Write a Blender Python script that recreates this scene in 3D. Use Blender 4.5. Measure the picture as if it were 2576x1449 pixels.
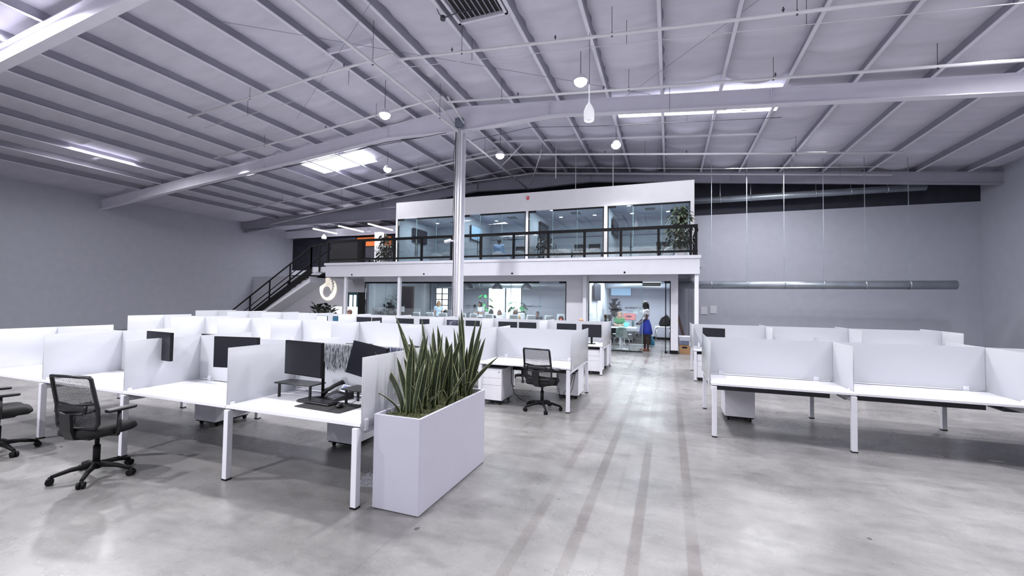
import bpy, bmesh, math, random
from mathutils import Matrix, Vector, Euler, noise as mnoise
R = math.radians
PI = math.pi
random.seed(7)
sc = bpy.context.scene
for o in list(bpy.data.objects):
    bpy.data.objects.remove(o, do_unlink=True)

# ------------------------------------------------------------------ camera
cam_d = bpy.data.cameras.new('camera')
cam = bpy.data.objects.new('camera', cam_d)
sc.collection.objects.link(cam)
sc.camera = cam
yaw, pitch, roll = R(20.188), R(1.785), R(0.828)
cy_, sy_, cp_, sp_, cr_, sr_ = math.cos(yaw), math.sin(yaw), math.cos(pitch), math.sin(pitch), math.cos(roll), math.sin(roll)
fw = Vector((-sy_ * cp_, cy_ * cp_, sp_))
rt = Vector((cy_, sy_, 0))
up = rt.cross(fw)
r2 = rt * cr_ + up * sr_
u2 = up * cr_ - rt * sr_
m = Matrix((r2, u2, -fw)).transposed().to_4x4()
m.translation = Vector((0, 0, 1.75))
cam.matrix_world = m
cam_d.sensor_width = 36
cam_d.lens = 1074.4 * 36 / 2576
cam_d.clip_start = 0.05
cam_d.clip_end = 200

# ------------------------------------------------------------------ world, exposure
w = bpy.data.worlds.new('world')
sc.world = w
w.use_nodes = True
bgn = w.node_tree.nodes['Background']
bgn.inputs[0].default_value = (0.75, 0.85, 1.0, 1)
bgn.inputs[1].default_value = 0.6
sc.view_settings.view_transform = 'Standard'
sc.view_settings.look = 'None'
sc.view_settings.exposure = 0.17
sc.view_settings.gamma = 1
sc.view_settings.use_curve_mapping = False
cyc = sc.cycles
cyc.max_bounces = 7
cyc.diffuse_bounces = 4
cyc.glossy_bounces = 3
cyc.transmission_bounces = 4
cyc.transparent_max_bounces = 14
cyc.sample_clamp_indirect = 4
cyc.caustics_reflective = False
cyc.caustics_refractive = False
cyc.use_denoising = True
cyc.use_adaptive_sampling = True
cyc.adaptive_threshold = 0.025

YF0 = -5.0
LIGHT_COL = (0.975, 0.97, 1.0)
BAY_W = 1400.0
SKY_W = 300.0


def light(name, kind, loc, power, size=0.4, rot=(0, 0, 0), size_y=None, col=LIGHT_COL, parent=None, spread=None):
    d = bpy.data.lights.new(name, kind)
    d.energy = power
    d.color = col
    if kind == 'AREA':
        d.shape = 'RECTANGLE' if size_y else 'DISK'
        d.size = size
        if size_y:
            d.size_y = size_y
        if spread:
            d.spread = spread
    elif kind == 'SPOT':
        d.shadow_soft_size = size
        d.spot_size = spread or R(135)
        d.spot_blend = .5
    else:
        d.shadow_soft_size = size
    o = bpy.data.objects.new(name, d)
    sc.collection.objects.link(o)
    o.location = loc
    o.rotation_euler = rot
    if parent:
        o.parent = parent
    return o


# daylight of the two built rooflights, plus added areas for unseen ones
for (x, y, sx, sy) in ((-13.3, 14.9, 3.4, 1.8), (0.6, 14.1, 4.4, 1.4), (-13.5, 4.0, 3.4, 2.0), (3.5, 5.0, 3.4, 2.0),
                       (-13.0, -2.5, 3.4, 2.0), (2.0, -2.5, 3.4, 2.0), (7.5, 10, 3, 2), (-20, 10, 3, 2)):
    light('rooflight_daylight', 'AREA', (x, y, 8.42 - .09 * abs(x + 6.64)), SKY_W * (.55 if 13 < y < 16 else .5 if y < 0 else 1), sx, size_y=sy)
for (x, y) in ((-5, -3), (-9, 0.5), (6.0, 5.0), (-2.2, 5.6), (-8.2, 5.6), (-13.5, 6), (6.5, 12), (-17, 13)):
    light('high_bay_light', 'SPOT', (x, y, 7.1), BAY_W * (.65 if y == 5.6 else 1), .18)  # added spots standing for unseen high bay lamps, no housings
# added fill behind the viewer, lights the faces turned to the camera
light('window_wall_daylight', 'AREA', (-4, YF0 + .3, 5.2), 270, 14, rot=(R(70), 0, 0), size_y=3)


# ------------------------------------------------------------------ materials
def lin(c):
    return tuple(((v / 255) / 12.92 if v / 255 <= .04045 else ((v / 255 + .055) / 1.055) ** 2.4) for v in c)


MATS = {}


def mat(name, col, rough=.5, metal=0.0, ns=0, na=0.0, bump=0.0, spec=.5, emit=0.0, coat=0.0, stretch=None, emit_col=None):
    if name in MATS:
        return MATS[name]
    m = bpy.data.materials.new(name)
    m.use_nodes = True
    nt = m.node_tree
    b = nt.nodes['Principled BSDF']
    c = lin(col) if max(col) > 1 else col
    b.inputs['Base Color'].default_value = (*c, 1)
    b.inputs['Roughness'].default_value = rough
    b.inputs['Metallic'].default_value = metal
    b.inputs['Specular IOR Level'].default_value = spec
    b.inputs['Coat Weight'].default_value = coat
    if emit:
        ec = lin(emit_col) if emit_col else c
        b.inputs['Emission Color'].default_value = (*ec, 1)
        b.inputs['Emission Strength'].default_value = emit
    n = nt.nodes.new('ShaderNodeTexNoise')
    tc = nt.nodes.new('ShaderNodeTexCoord')
    mp = nt.nodes.new('ShaderNodeMapping')
    if stretch:
        mp.inputs['Scale'].default_value = stretch
    nt.links.new(tc.outputs['Object'], mp.inputs['Vector'])
    nt.links.new(mp.outputs[0], n.inputs['Vector'])
    n.inputs['Scale'].default_value = ns or 8
    n.inputs['Detail'].default_value = 4
    if na <= 0:
        na = .02
    mr = nt.nodes.new('ShaderNodeMapRange')
    mr.inputs['From Min'].default_value = .3
    mr.inputs['From Max'].default_value = .7
    mr.inputs['To Min'].default_value = 1 - na
    mr.inputs['To Max'].default_value = 1 + na
    nt.links.new(n.outputs[0], mr.inputs['Value'])
    mx = nt.nodes.new('ShaderNodeVectorMath')
    mx.operation = 'SCALE'
    mx.inputs[0].default_value = c
    nt.links.new(mr.outputs[0], mx.inputs['Scale'])
    nt.links.new(mx.outputs[0], b.inputs['Base Color'])
    if bump:
        bp = nt.nodes.new('ShaderNodeBump')
        bp.inputs['Strength'].default_value = bump
        bp.inputs['Distance'].default_value = .01
        nt.links.new(n.outputs[0], bp.inputs['Height'])
        nt.links.new(bp.outputs[0], b.inputs['Normal'])
    MATS[name] = m
    return m


def glass_mat(name, tint, gloss=1.0, rough=0.0, base=0.06):
    m = bpy.data.materials.new(name)
    m.use_nodes = True
    nt = m.node_tree
    nt.nodes.clear()
    out = nt.nodes.new('ShaderNodeOutputMaterial')
    tr = nt.nodes.new('ShaderNodeBsdfTransparent')
    tr.inputs[0].default_value = (*tint, 1)
    gl = nt.nodes.new('ShaderNodeBsdfGlossy')
    gl.inputs['Roughness'].default_value = rough
    gl.inputs[0].default_value = (gloss, gloss, gloss, 1)
    lw = nt.nodes.new('ShaderNodeFresnel')
    lw.inputs['IOR'].default_value = 1.5
    ad = nt.nodes.new('ShaderNodeMath')
    ad.operation = 'MULTIPLY_ADD'
    ad.inputs[1].default_value = 1.6
    ad.inputs[2].default_value = base * .3
    mx = nt.nodes.new('ShaderNodeMixShader')
    nt.links.new(lw.outputs[0], ad.inputs[0])
    nt.links.new(ad.outputs[0], mx.inputs[0])
    nt.links.new(tr.outputs[0], mx.inputs[1])
    nt.links.new(gl.outputs[0], mx.inputs[2])
    nt.links.new(mx.outputs[0], out.inputs[0])
    MATS[name] = m
    return m


def frosted_mat():
    m = bpy.data.materials.new('frosted_acrylic')
    m.use_nodes = True
    nt = m.node_tree
    nt.nodes.clear()
    out = nt.nodes.new('ShaderNodeOutputMaterial')
    df = nt.nodes.new('ShaderNodeBsdfDiffuse')
    df.inputs[0].default_value = (.84, .85, .9, 1)
    tl = nt.nodes.new('ShaderNodeBsdfTranslucent')
    tl.inputs[0].default_value = (.85, .87, .92, 1)
    mx = nt.nodes.new('ShaderNodeMixShader')
    mx.inputs[0].default_value = .42
    gl = nt.nodes.new('ShaderNodeBsdfGlossy')
    gl.inputs['Roughness'].default_value = .25
    lw = nt.nodes.new('ShaderNodeFresnel')
    lw.inputs['IOR'].default_value = 1.45
    mx2 = nt.nodes.new('ShaderNodeMixShader')
    nt.links.new(df.outputs[0], mx.inputs[1])
    nt.links.new(tl.outputs[0], mx.inputs[2])
    nt.links.new(lw.outputs[0], mx2.inputs[0])
    nt.links.new(mx.outputs[0], mx2.inputs[1])
    nt.links.new(gl.outputs[0], mx2.inputs[2])
    nt.links.new(mx2.outputs[0], out.inputs[0])
    return m


def pattern_alpha(name, col, sx, sz, thr, rough=.5, metal=0., axis='XZ', kind='diamond'):
    """a thin sheet with see-through holes: an expanded metal or a woven net"""
    m = bpy.data.materials.new(name)
    m.use_nodes = True
    nt = m.node_tree
    b = nt.nodes['Principled BSDF']
    b.inputs['Base Color'].default_value = (*lin(col), 1)
    b.inputs['Roughness'].default_value = rough
    b.inputs['Metallic'].default_value = metal
    tc = nt.nodes.new('ShaderNodeTexCoord')
    sp = nt.nodes.new('ShaderNodeSeparateXYZ')
    nt.links.new(tc.outputs['Object'], sp.inputs[0])

    def M(op, a, c=None):
        n = nt.nodes.new('ShaderNodeMath')
        n.operation = op
        for i, v in enumerate((a, c)):
            if v is None:
                continue
            if isinstance(v, (int, float)):
                n.inputs[i].default_value = v
            else:
                nt.links.new(v, n.inputs[i])
        return n.outputs[0]
    X = M('MULTIPLY', sp.outputs['X' if axis[0] == 'X' else 'Y'], PI / sx)
    Z = M('MULTIPLY', sp.outputs['Z'], PI / sz)
    if kind == 'diamond':
        a = M('ABSOLUTE', M('SINE', M('ADD', X, Z)))
        c = M('ABSOLUTE', M('SINE', M('SUBTRACT', X, Z)))
    else:
        a = M('ABSOLUTE', M('SINE', X))
        c = M('ABSOLUTE', M('SINE', Z))
    al = M('LESS_THAN', M('MINIMUM', a, c), thr)
    nt.links.new(al, b.inputs['Alpha'])
    MATS[name] = m
    return m


M_WHITE = mat('white_laminate', (236, 236, 242), .35, na=.01)
M_WMETAL = mat('white_powder_coat', (228, 228, 236), .4, na=.015)
M_WALL = mat('white_wall_paint', (214, 214, 222), .7, ns=3, na=.02)
M_WALLG = mat('grey_wall_paint', (178, 180, 192), .75, ns=3, na=.03)
M_WALLB = mat('blue_grey_room_paint', (190, 196, 204), .75, ns=3, na=.03)
M_DARKWALL = mat('dark_panel_paint', (44, 44, 56), .8, ns=2, na=.25)
M_STEEL = mat('painted_roof_steel', (226, 224, 235), .55, ns=2, na=.03)
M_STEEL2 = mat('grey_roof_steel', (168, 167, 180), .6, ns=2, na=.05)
M_PIPE = mat('painted_pipe', (226, 225, 229), .4, na=.03)
M_BLACK = mat('black_metal', (12, 12, 15), .6, na=.1, spec=.25)
M_PLASTIC = mat('black_plastic', (20, 20, 24), .4, ns=30, na=.1, bump=.02)
M_SEAT = mat('black_fabric', (14, 14, 17), .9, ns=200, na=.2, bump=.1)
M_SCREEN = mat('dark_screen', (22, 23, 33), .3, na=.04)
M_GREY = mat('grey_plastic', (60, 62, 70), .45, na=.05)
M_MID = mat('mid_grey_plastic', (125, 127, 138), .5, na=.05)
M_DUCT = mat('galvanized_duct', (170, 178, 186), .35, .7, ns=3, na=.1)
M_CHROME = mat('chrome', (200, 200, 205), .2, 1.0, na=.03)
M_LAMP = mat('lamp_glow', (255, 255, 255), .5, emit=30, emit_col=(250, 250, 255))
M_TUBE = mat('tube_glow', (255, 255, 255), .5, emit=6, emit_col=(250, 250, 255))
M_DOWN = mat('downlight_glow', (255, 255, 255), .5, emit=9, emit_col=(240, 252, 255))
M_SKYL = mat('rooflight_panel', (245, 248, 255), .5, emit=2.6, emit_col=(246, 248, 255))
M_WINDOW = mat('bright_window', (250, 252, 255), .5, emit=1.9, emit_col=(248, 252, 255))
M_FROST = frosted_mat()
M_GLASS = glass_mat('clear_partition_glass', (.915, .95, .955))
M_GLASSU = glass_mat('tinted_partition_glass', (.885, .93, .945), base=.06)
M_MESHP = pattern_alpha('black_expanded_mesh', (14, 14, 17), .075, .045, .27)
M_NET = pattern_alpha('black_chair_net', (34, 34, 40), .011, .011, .58, kind='grid')
M_GLASSEDGE = mat('glass_edge', (150, 190, 190), .2, na=.02)


# ------------------------------------------------------------------ mesh builder
class G:
    def __init__(s):
        s.v = []; s.f = []; s.m = []; s.sm = []

    def add(s, vs, fs, mi=0, smooth=False):
        b = len(s.v)
        s.v.extend([tuple(v) for v in vs])
        for f in fs:
            s.f.append(tuple(i + b for i in f)); s.m.append(mi); s.sm.append(smooth)
        return s

    def box(s, x0, y0, z0, x1, y1, z1, mi=0, rot=None, piv=None):
        vs = [Vector((x, y, z)) for z in (z0, z1) for y in (y0, y1) for x in (x0, x1)]
        if rot is not None:
            p = Vector(piv) if piv is not None else Vector(((x0 + x1) / 2, (y0 + y1) / 2, (z0 + z1) / 2))
            vs = [rot @ (v - p) + p for v in vs]
        return s.add(vs, [(0, 2, 3, 1), (4, 5, 7, 6), (0, 1, 5, 4), (1, 3, 7, 5), (3, 2, 6, 7), (2, 0, 4, 6)], mi)

    def rbox(s, x0, y0, z0, x1, y1, z1, r=.01, mi=0, seg=3, rot=None):
        """box with rounded vertical edges and softened top/bottom"""
        cx, cy = (x0 + x1) / 2, (y0 + y1) / 2
        def ring(inset, z):
            pts = []
            hx, hy = (x1 - x0) / 2 - inset, (y1 - y0) / 2 - inset
            rr = max(r - inset, .0005)
            for (sx, sy, a0) in ((1, 1, 0), (-1, 1, 90), (-1, -1, 180), (1, -1, 270)):
                for k in range(seg + 1):
                    a = R(a0 + 90 * k / seg)
                    pts.append(Vector((cx + sx * (hx - rr) + rr * math.cos(a), cy + sy * (hy - rr) + rr * math.sin(a), z)))
            return pts
        q = min(r * .5, (z1 - z0) * .3)
        rings = [ring(q, z0), ring(0, z0 + q), ring(0, z1 - q), ring(q, z1)]
        if rot is not None:
            p = Vector((cx, cy, (z0 + z1) / 2))
            rings = [[rot @ (v - p) + p for v in rg] for rg in rings]
        return s.loft(rings, mi, True, True)

    def loft(s, rings, mi=0, closed=True, caps=True, smooth=True):
        n = len(rings[0]); vs = [p for rg in rings for p in rg]; fs = []
        for i in range(len(rings) - 1):
            for j in range(n if closed else n - 1):
                k = (j + 1) % n
                fs.append((i * n + j, i * n + k, (i + 1) * n + k, (i + 1) * n + j))
        s.add(vs, fs, mi, smooth)
        if caps and closed:
            b = len(s.v) - len(vs)
            s.f.append(tuple(b + j for j in reversed(range(n)))); s.m.append(mi); s.sm.append(False)
            s.f.append(tuple(b + (len(rings) - 1) * n + j for j in range(n))); s.m.append(mi); s.sm.append(False)
        return s

    def tube(s, pts, r=.01, seg=8, mi=0, caps=True, sq=False):
        pts = [Vector(p) for p in pts]
        n = len(pts)
        rs = r if isinstance(r, (list, tuple)) else [r] * n
        rings = []
        prev = None
        for i, p in enumerate(pts):
            if i == 0: t = pts[1] - p
            elif i == n - 1: t = p - pts[i - 1]
            else: t = (pts[i + 1] - p).normalized() + (p - pts[i - 1]).normalized()
            t.normalize()
            if prev is None:
                a = Vector((0, 0, 1)) if abs(t.z) < .9 else Vector((1, 0, 0))
                u = t.cross(a).normalized()
            else:
                u = (prev - t * prev.dot(t)).normalized()
            prev = u
            v = t.cross(u)
            rings.append([p + (u * math.cos(2 * PI * (k + (.5 if sq else 0)) / seg) + v * math.sin(2 * PI * (k + (.5 if sq else 0)) / seg)) * rs[i] for k in range(seg)])
        return s.loft(rings, mi, True, caps, smooth=not sq)

    def lathe(s, prof, c=(0, 0, 0), seg=20, mi=0, caps=True):
        c = Vector(c)
        rings = [[c + Vector((r * math.cos(2 * PI * k / seg), r * math.sin(2 * PI * k / seg), z)) for k in range(seg)] for r, z in prof]
        return s.loft(rings, mi, True, caps)

    def ell(s, c, rad, seg=14, rings=9, mi=0, rot=None):
        c = Vector(c); vs = []; fs = []
        rows = []
        for i in range(1, rings):
            a = PI * i / rings
            rows.append([Vector((rad[0] * math.sin(a) * math.cos(2 * PI * k / seg), rad[1] * math.sin(a) * math.sin(2 * PI * k / seg), rad[2] * math.cos(a))) for k in range(seg)])
        top = Vector((0, 0, rad[2])); bot = Vector((0, 0, -rad[2]))
        vs = [top] + [p for r_ in rows for p in r_] + [bot]
        if rot is not None:
            vs = [rot @ v for v in vs]
        vs = [c + v for v in vs]
        for k in range(seg):
            fs.append((0, 1 + k, 1 + (k + 1) % seg))
            for i in range(rings - 2):
                a = 1 + i * seg
                fs.append((a + k, a + seg + k, a + seg + (k + 1) % seg, a + (k + 1) % seg))
            a = 1 + (rings - 2) * seg
            fs.append((a + k, len(vs) - 1, a + (k + 1) % seg))
        return s.add(vs, fs, mi, True)

    def cap(s, a, b, ra, rb, mi=0):
        a = Vector(a); b = Vector(b)
        s.ell(a, (ra, ra, ra), 12, 8, mi); s.ell(b, (rb, rb, rb), 12, 8, mi)
        s.tube([a, b], [ra, rb], 12, mi)
        return s

    def prism(s, poly, d0, d1, ax='y', mi=0):
        """poly in the two other axes, extruded along ax"""
        def P3(p, d):
            if ax == 'y': return Vector((p[0], d, p[1]))
            if ax == 'x': return Vector((d, p[0], p[1]))
            return Vector((p[0], p[1], d))
        n = len(poly)
        vs = [P3(p, d0) for p in poly] + [P3(p, d1) for p in poly]
        fs = [(i, (i + 1) % n, n + (i + 1) % n, n + i) for i in range(n)]
        s.add(vs, fs, mi)
        s.add([P3(p, d0) for p in poly], [tuple(reversed(range(n)))], mi)
        s.add([P3(p, d1) for p in poly], [tuple(range(n))], mi)
        return s

    def build(s, name, mats, parent=None, loc=(0, 0, 0), rotz=0, bevel=0):
        me = bpy.data.meshes.new(name)
        me.from_pydata(s.v, [], s.f)
        if not isinstance(mats, (list, tuple)):
            mats = [mats]
        for x in mats:
            me.materials.append(x)
        me.polygons.foreach_set('material_index', s.m)
        me.polygons.foreach_set('use_smooth', s.sm)
        bm = bmesh.new(); bm.from_mesh(me)
        bmesh.ops.recalc_face_normals(bm, faces=bm.faces)
        bm.to_mesh(me); bm.free()
        o = bpy.data.objects.new(name, me)
        sc.collection.objects.link(o)
        o.location = loc
        o.rotation_euler = (0, 0, rotz)
        if parent: o.parent = parent
        if bevel:
            b = o.modifiers.new('bevel', 'BEVEL'); b.width = bevel; b.segments = 2; b.limit_method = 'ANGLE'
        return o


def tag(o, label=None, cat=None, group=None, kind=None):
    if label: o['label'] = label
    if cat: o['category'] = cat
    if group: o['group'] = group
    if kind: o['kind'] = kind
    return o


def thing(name, label, cat, loc=(0, 0, 0), rotz=0, group=None, kind=None):
    o = bpy.data.objects.new(name, None)
    sc.collection.objects.link(o)
    o.empty_display_size = .2
    o.location = loc
    o.rotation_euler = (0, 0, rotz)
    return tag(o, label, cat, group, kind)


def dup(root, loc, rotz=0, label=None, group=None):
    r = root.copy(); sc.collection.objects.link(r)
    r.location = loc; r.rotation_euler = (0, 0, rotz)
    if label: r['label'] = label
    if group: r['group'] = group
    for ch in list(root.children):
        c = ch.copy(); sc.collection.objects.link(c); c.parent = r
        for g in list(ch.children):
            d = g.copy(); sc.collection.objects.link(d); d.parent = c
    return r


def struct(g, name, m, parent=None, **k):
    o = g.build(name, m, parent, **k)
    if parent is None: o['kind'] = 'structure'
    return o


def RZ(a): return Matrix.Rotation(a, 3, 'Z')
def RX(a): return Matrix.Rotation(a, 3, 'X')
def RY(a): return Matrix.Rotation(a, 3, 'Y')


ORD = ['first', 'second', 'third', 'fourth', 'fifth', 'sixth', 'seventh', 'eighth', 'ninth', 'tenth', 'eleventh', 'twelfth']
RX0 = -6.64


def roofz(x): return 8.63 - .09 * abs(x - RX0)


# ================================================================== SETTING
# floor: polished concrete with the ghosts of old tape lines
def floor_mat():
    m = bpy.data.materials.new('polished_concrete')
    m.use_nodes = True
    nt = m.node_tree; L = nt.links
    b = nt.nodes['Principled BSDF']
    tc = nt.nodes.new('ShaderNodeTexCoord')
    sp = nt.nodes.new('ShaderNodeSeparateXYZ'); L.new(tc.outputs['Object'], sp.inputs[0])

    def N(scale, detail=5, rough=.6, stretch=(1, 1, 1), off=(0, 0, 0), dist=0):
        mp = nt.nodes.new('ShaderNodeMapping'); mp.inputs['Scale'].default_value = stretch; mp.inputs['Location'].default_value = off
        L.new(tc.outputs['Object'], mp.inputs[0])
        n = nt.nodes.new('ShaderNodeTexNoise'); n.inputs['Scale'].default_value = scale
        n.inputs['Detail'].default_value = detail; n.inputs['Roughness'].default_value = rough; n.inputs['Distortion'].default_value = dist
        L.new(mp.outputs[0], n.inputs['Vector']); return n.outputs[0]

    def MR(x, a, c, d, e):
        n = nt.nodes.new('ShaderNodeMapRange'); n.inputs[1].default_value = a; n.inputs[2].default_value = c
        n.inputs[3].default_value = d; n.inputs[4].default_value = e; L.new(x, n.inputs[0]); return n.outputs[0]

    def M(op, a, c=None, d=None):
        n = nt.nodes.new('ShaderNodeMath'); n.operation = op
        for i, v in enumerate((a, c, d)):
            if v is None: continue
            if isinstance(v, (int, float)): n.inputs[i].default_value = v
            else: L.new(v, n.inputs[i])
        return n.outputs[0]
    big = MR(N(.5, 6, .66), .36, .64, .66, 1.14)
    mid = MR(N(1.9, 8, .72, stretch=(.8, 1.3, 1)), .3, .7, .82, 1.14)
    fine = MR(N(46, 5, .8), .3, .7, .88, 1.10)
    scuff = MR(N(3.0, 6, .62, stretch=(.7, 1.8, 1), off=(5, 3, 0)), .48, .74, 1.04, .74)
    val = M('MULTIPLY', M('MULTIPLY', big, mid), M('MULTIPLY', fine, scuff))
    # tape ghosts
    strip = None
    for (x0, wd, amt, sc_) in ((-1.0, .038, .9, 1.0), (-.645, .04, 1, 2.), (-.225, .038, 1.0, 3.), (.165, .04, .9, 4.), (-.43, .012, .35, 5.)):
        d = M('ABSOLUTE', M('SUBTRACT', sp.outputs['X'], x0))
        k = MR(d, wd, wd + .008, 1, 0)
        wv = MR(N(.7, 3, .6, off=(sc_ * 7, sc_, 0)), .38, .55, .35, 1.0)
        k = M('MULTIPLY', M('MULTIPLY', k, wv), amt)
        strip = k if strip is None else M('MAXIMUM', strip, k)
    # slab joints
    jn = None
    for ax, p, o_ in (('X', 3.9, .9), ('Y', 3.8, .5)):
        md = M('PINGPONG', M('ADD', sp.outputs[ax], o_ + 40), p / 2)
        k = MR(md, .0, .012, 1, 0)
        jn = k if jn is None else M('MAXIMUM', jn, k)
    val = M('MULTIPLY', val, M('SUBTRACT', 1, M('MULTIPLY', jn, .12)))
    # black spots
    spot = MR(N(5.5, 2, .5, off=(3, 9, 0)), .76, .775, 1, .35)
    val = M('MULTIPLY', val, spot)
    cr = nt.nodes.new('ShaderNodeVectorMath'); cr.operation = 'SCALE'; cr.inputs[0].default_value = (.228, .221, .219)
    L.new(val, cr.inputs['Scale'])
    mx = nt.nodes.new('ShaderNodeMix'); mx.data_type = 'RGBA'; mx.blend_type = 'MULTIPLY'
    L.new(strip, mx.inputs[0]); L.new(cr.outputs[0], mx.inputs[6]); mx.inputs[7].default_value = (.70, .655, .64, 1)
    L.new(mx.outputs[2], b.inputs['Base Color'])
    rg = MR(N(1.3, 6, .7), .3, .7, .2, .4)
    L.new(rg, b.inputs['Roughness'])
    b.inputs['Specular IOR Level'].default_value = .55
    bp = nt.nodes.new('ShaderNodeBump'); bp.inputs['Strength'].default_value = .025; bp.inputs['Distance'].default_value = .02
    L.new(N(3, 5, .6), bp.inputs['Height']); L.new(bp.outputs[0], b.inputs['Normal'])
    return m


XL, XR, YF, YB = -27.0, 11.5, -5.0, 30.0
struct(G().box(XL, YF, -.2, XR, YB, 0), 'floor', floor_mat())

# ceiling: white vinyl faced blanket that sags between the purlins and is lapped in strips
PUR = sorted([RX0 + s * (.35 + 1.53 * k) for s in (-1, 1) for k in range(12)])
PUR = [x for x in PUR if XL + .3 < x < XR - .3]


def ceil_mat():
    m = mat('vinyl_faced_insulation', (212, 210, 222), .62, ns=1.2, na=.05, bump=.25, stretch=(1, 3, 1))
    return m


g = G()
xs = []
edges = [XL] + PUR + [XR]
for a, b_ in zip(edges[:-1], edges[1:]):
    for k in range(6):
        xs.append((a + (b_ - a) * k / 6, k / 6, a))
xs.append((XR, 0, XR))
ny = 330
vs = []
for j in range(ny + 1):
    y = YF + (YB - YF) * j / ny
    for (x, u, a) in xs:
        bay = int(round(a * 10))
        off = (bay * 37 % 100) / 100 * 1.83
        d = (y + off + 20) % 1.83
        sag = .035 + .24 * math.exp(-((1.83 - d) / .11)) + .02 * math.exp(-abs(d - .9) / .05)
        z = roofz(x) - math.sin(PI * u) * sag - .004 * math.sin(y * 9 + x * 3)
        vs.append((x, y, z))
nx = len(xs)
fs = [(j * nx + i, j * nx + i + 1, (j + 1) * nx + i + 1, (j + 1) * nx + i) for j in range(ny) for i in range(nx - 1)]
g.add(vs, fs, 0, True)
g.box(XL, YF, 9.0, XR, YB, 9.1)
struct(g, 'ceiling', ceil_mat())

struct(G().box(XL - .2, YF, 0, XL, YB, 8.9), 'wall_left', M_WALLG)
struct(G().box(XR, YF, 0, XR + .2, YB, 8.9), 'wall_right', M_WALLG)
struct(G().box(XL, YF - .2, 0, XR, YF, 8.9), 'wall_front', M_WALLG)
struct(G().box(XL, YB, 0, XR, YB + .2, 8.9), 'wall_back', M_WALL)
# the pale wall behind the two storey block, and the dark gable panel above it
g = G().box(-13.3, 22.0, 0, XR, 22.15, 5.95)
struct(g, 'wall_inner', M_WALLG)
g = G().box(-12.3, 22.0, 5.95, XR, 22.15, 8.5)
struct(g, 'wall_gable', M_DARKWALL)
# white lobby wall with the glowing ring, left of the block
struct(G().box(XL, 21.5, 0, -18.9, 21.7, 3.0).box(-17.3, 21.5, 0, -13.3, 21.7, 3.0).box(-18.9, 21.5, 2.17, -17.3, 21.7, 3.0), 'wall_lobby', M_WALL)
g = G().box(-18.9, 21.6, 0, -18.1, 21.66, 2.17)
d1 = struct(g, 'door_1', mat('teal_door_paint', (52, 84, 96), .4))
G().box(-18.75, 21.57, .9, -18.55, 21.6, 2.0).box(-18.42, 21.57, .9, -18.25, 21.6, 2.0).build('pane', M_WINDOW, d1)
d2 = struct(G().box(-18.1, 21.62, 0, -17.3, 21.66, 2.17), 'door_2', mat('very_dark_door', (12, 11, 14), .5))  # dark sheet stands in for the shade of an open doorway

# upper annex far behind on the left
g = G().box(XL, 21.5, 3.0, -13.3, YB, 3.2)
struct(g, 'floor_annex', M_WALL)
struct(G().box(XL, 24, 6.2, -13.3, 24.2, 6.72), 'trim_1', M_WALL)
struct(G().box(XL, 29.0, 3.2, -13.3, 29.2, 6.6), 'wall_annex', M_WALLG)

# ---- steel frames
def rafter(y, name, label, haunch=True, mtl=M_STEEL, xa=XL, xb=XR):
    t = thing(name, label, 'roof beam', (RX0, y, 0))
    def top(x): return 8.38 - .09 * abs(x)
    def bot(x):
        d = abs(x)
        if haunch:
            return min(top(x) - .45 - max(0, (3.05 - d)) / 3.05 * .38, 99)
        return top(x) - .42
    xs_ = [xa - RX0, -9, -3.05, -.35, 0, .35, 3.05, 9, xb - RX0]
    w_ = [(x, top(x)) for x in xs_] + [(x, bot(x)) for x in reversed(xs_)]
    g = G()
    for i in range(len(xs_) - 1):
        a, b_ = xs_[i], xs_[i + 1]
        g.prism([(a, bot(a) + .01), (b_, bot(b_) + .01), (b_, top(b_) - .01), (a, top(a) - .01)], -.008, .008)
    g.build('web', mtl, t)
    g = G()
    for i in range(len(xs_) - 1):
        a, b_ = xs_[i], xs_[i + 1]
        g.prism([(a, bot(a)), (b_, bot(b_)), (b_, bot(b_) + .022), (a, bot(a) + .022)], -.11, .11)
    g.build('bottom_flange', mtl, t)
    g = G()
    for i in range(len(xs_) - 1):
        a, b_ = xs_[i], xs_[i + 1]
        g.prism([(a, top(a) - .02), (b_, top(b_) - .02), (b_, top(b_)), (a, top(a))], -.11, .11)
    g.build('top_flange', mtl, t)
    for x in (-9.2, -3.05, 3.05, 9.2):
        if xa < x + RX0 < xb:
            G().box(x - .008, -.105, bot(x) + .02, x + .008, .105, top(x) - .02).build('stiffener', mtl, t)
    return t


rafter(13.0, 'rafter_beam', 'white painted steel roof beam carried by the tall column, deepest at the ridge')
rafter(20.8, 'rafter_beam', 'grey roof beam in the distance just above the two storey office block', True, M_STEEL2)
rafter(5.2, 'rafter_beam', 'white roof beam overhead, nearer than the beam on the column')
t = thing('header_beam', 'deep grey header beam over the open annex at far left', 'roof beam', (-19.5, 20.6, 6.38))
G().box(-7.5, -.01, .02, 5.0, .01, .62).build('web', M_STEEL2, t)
G().box(-7.5, -.1, 0, 5.0, .1, .02).box(-7.5, -.1, .62, 5.0, .1, .64).build('flange', M_STEEL2, t)

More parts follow.
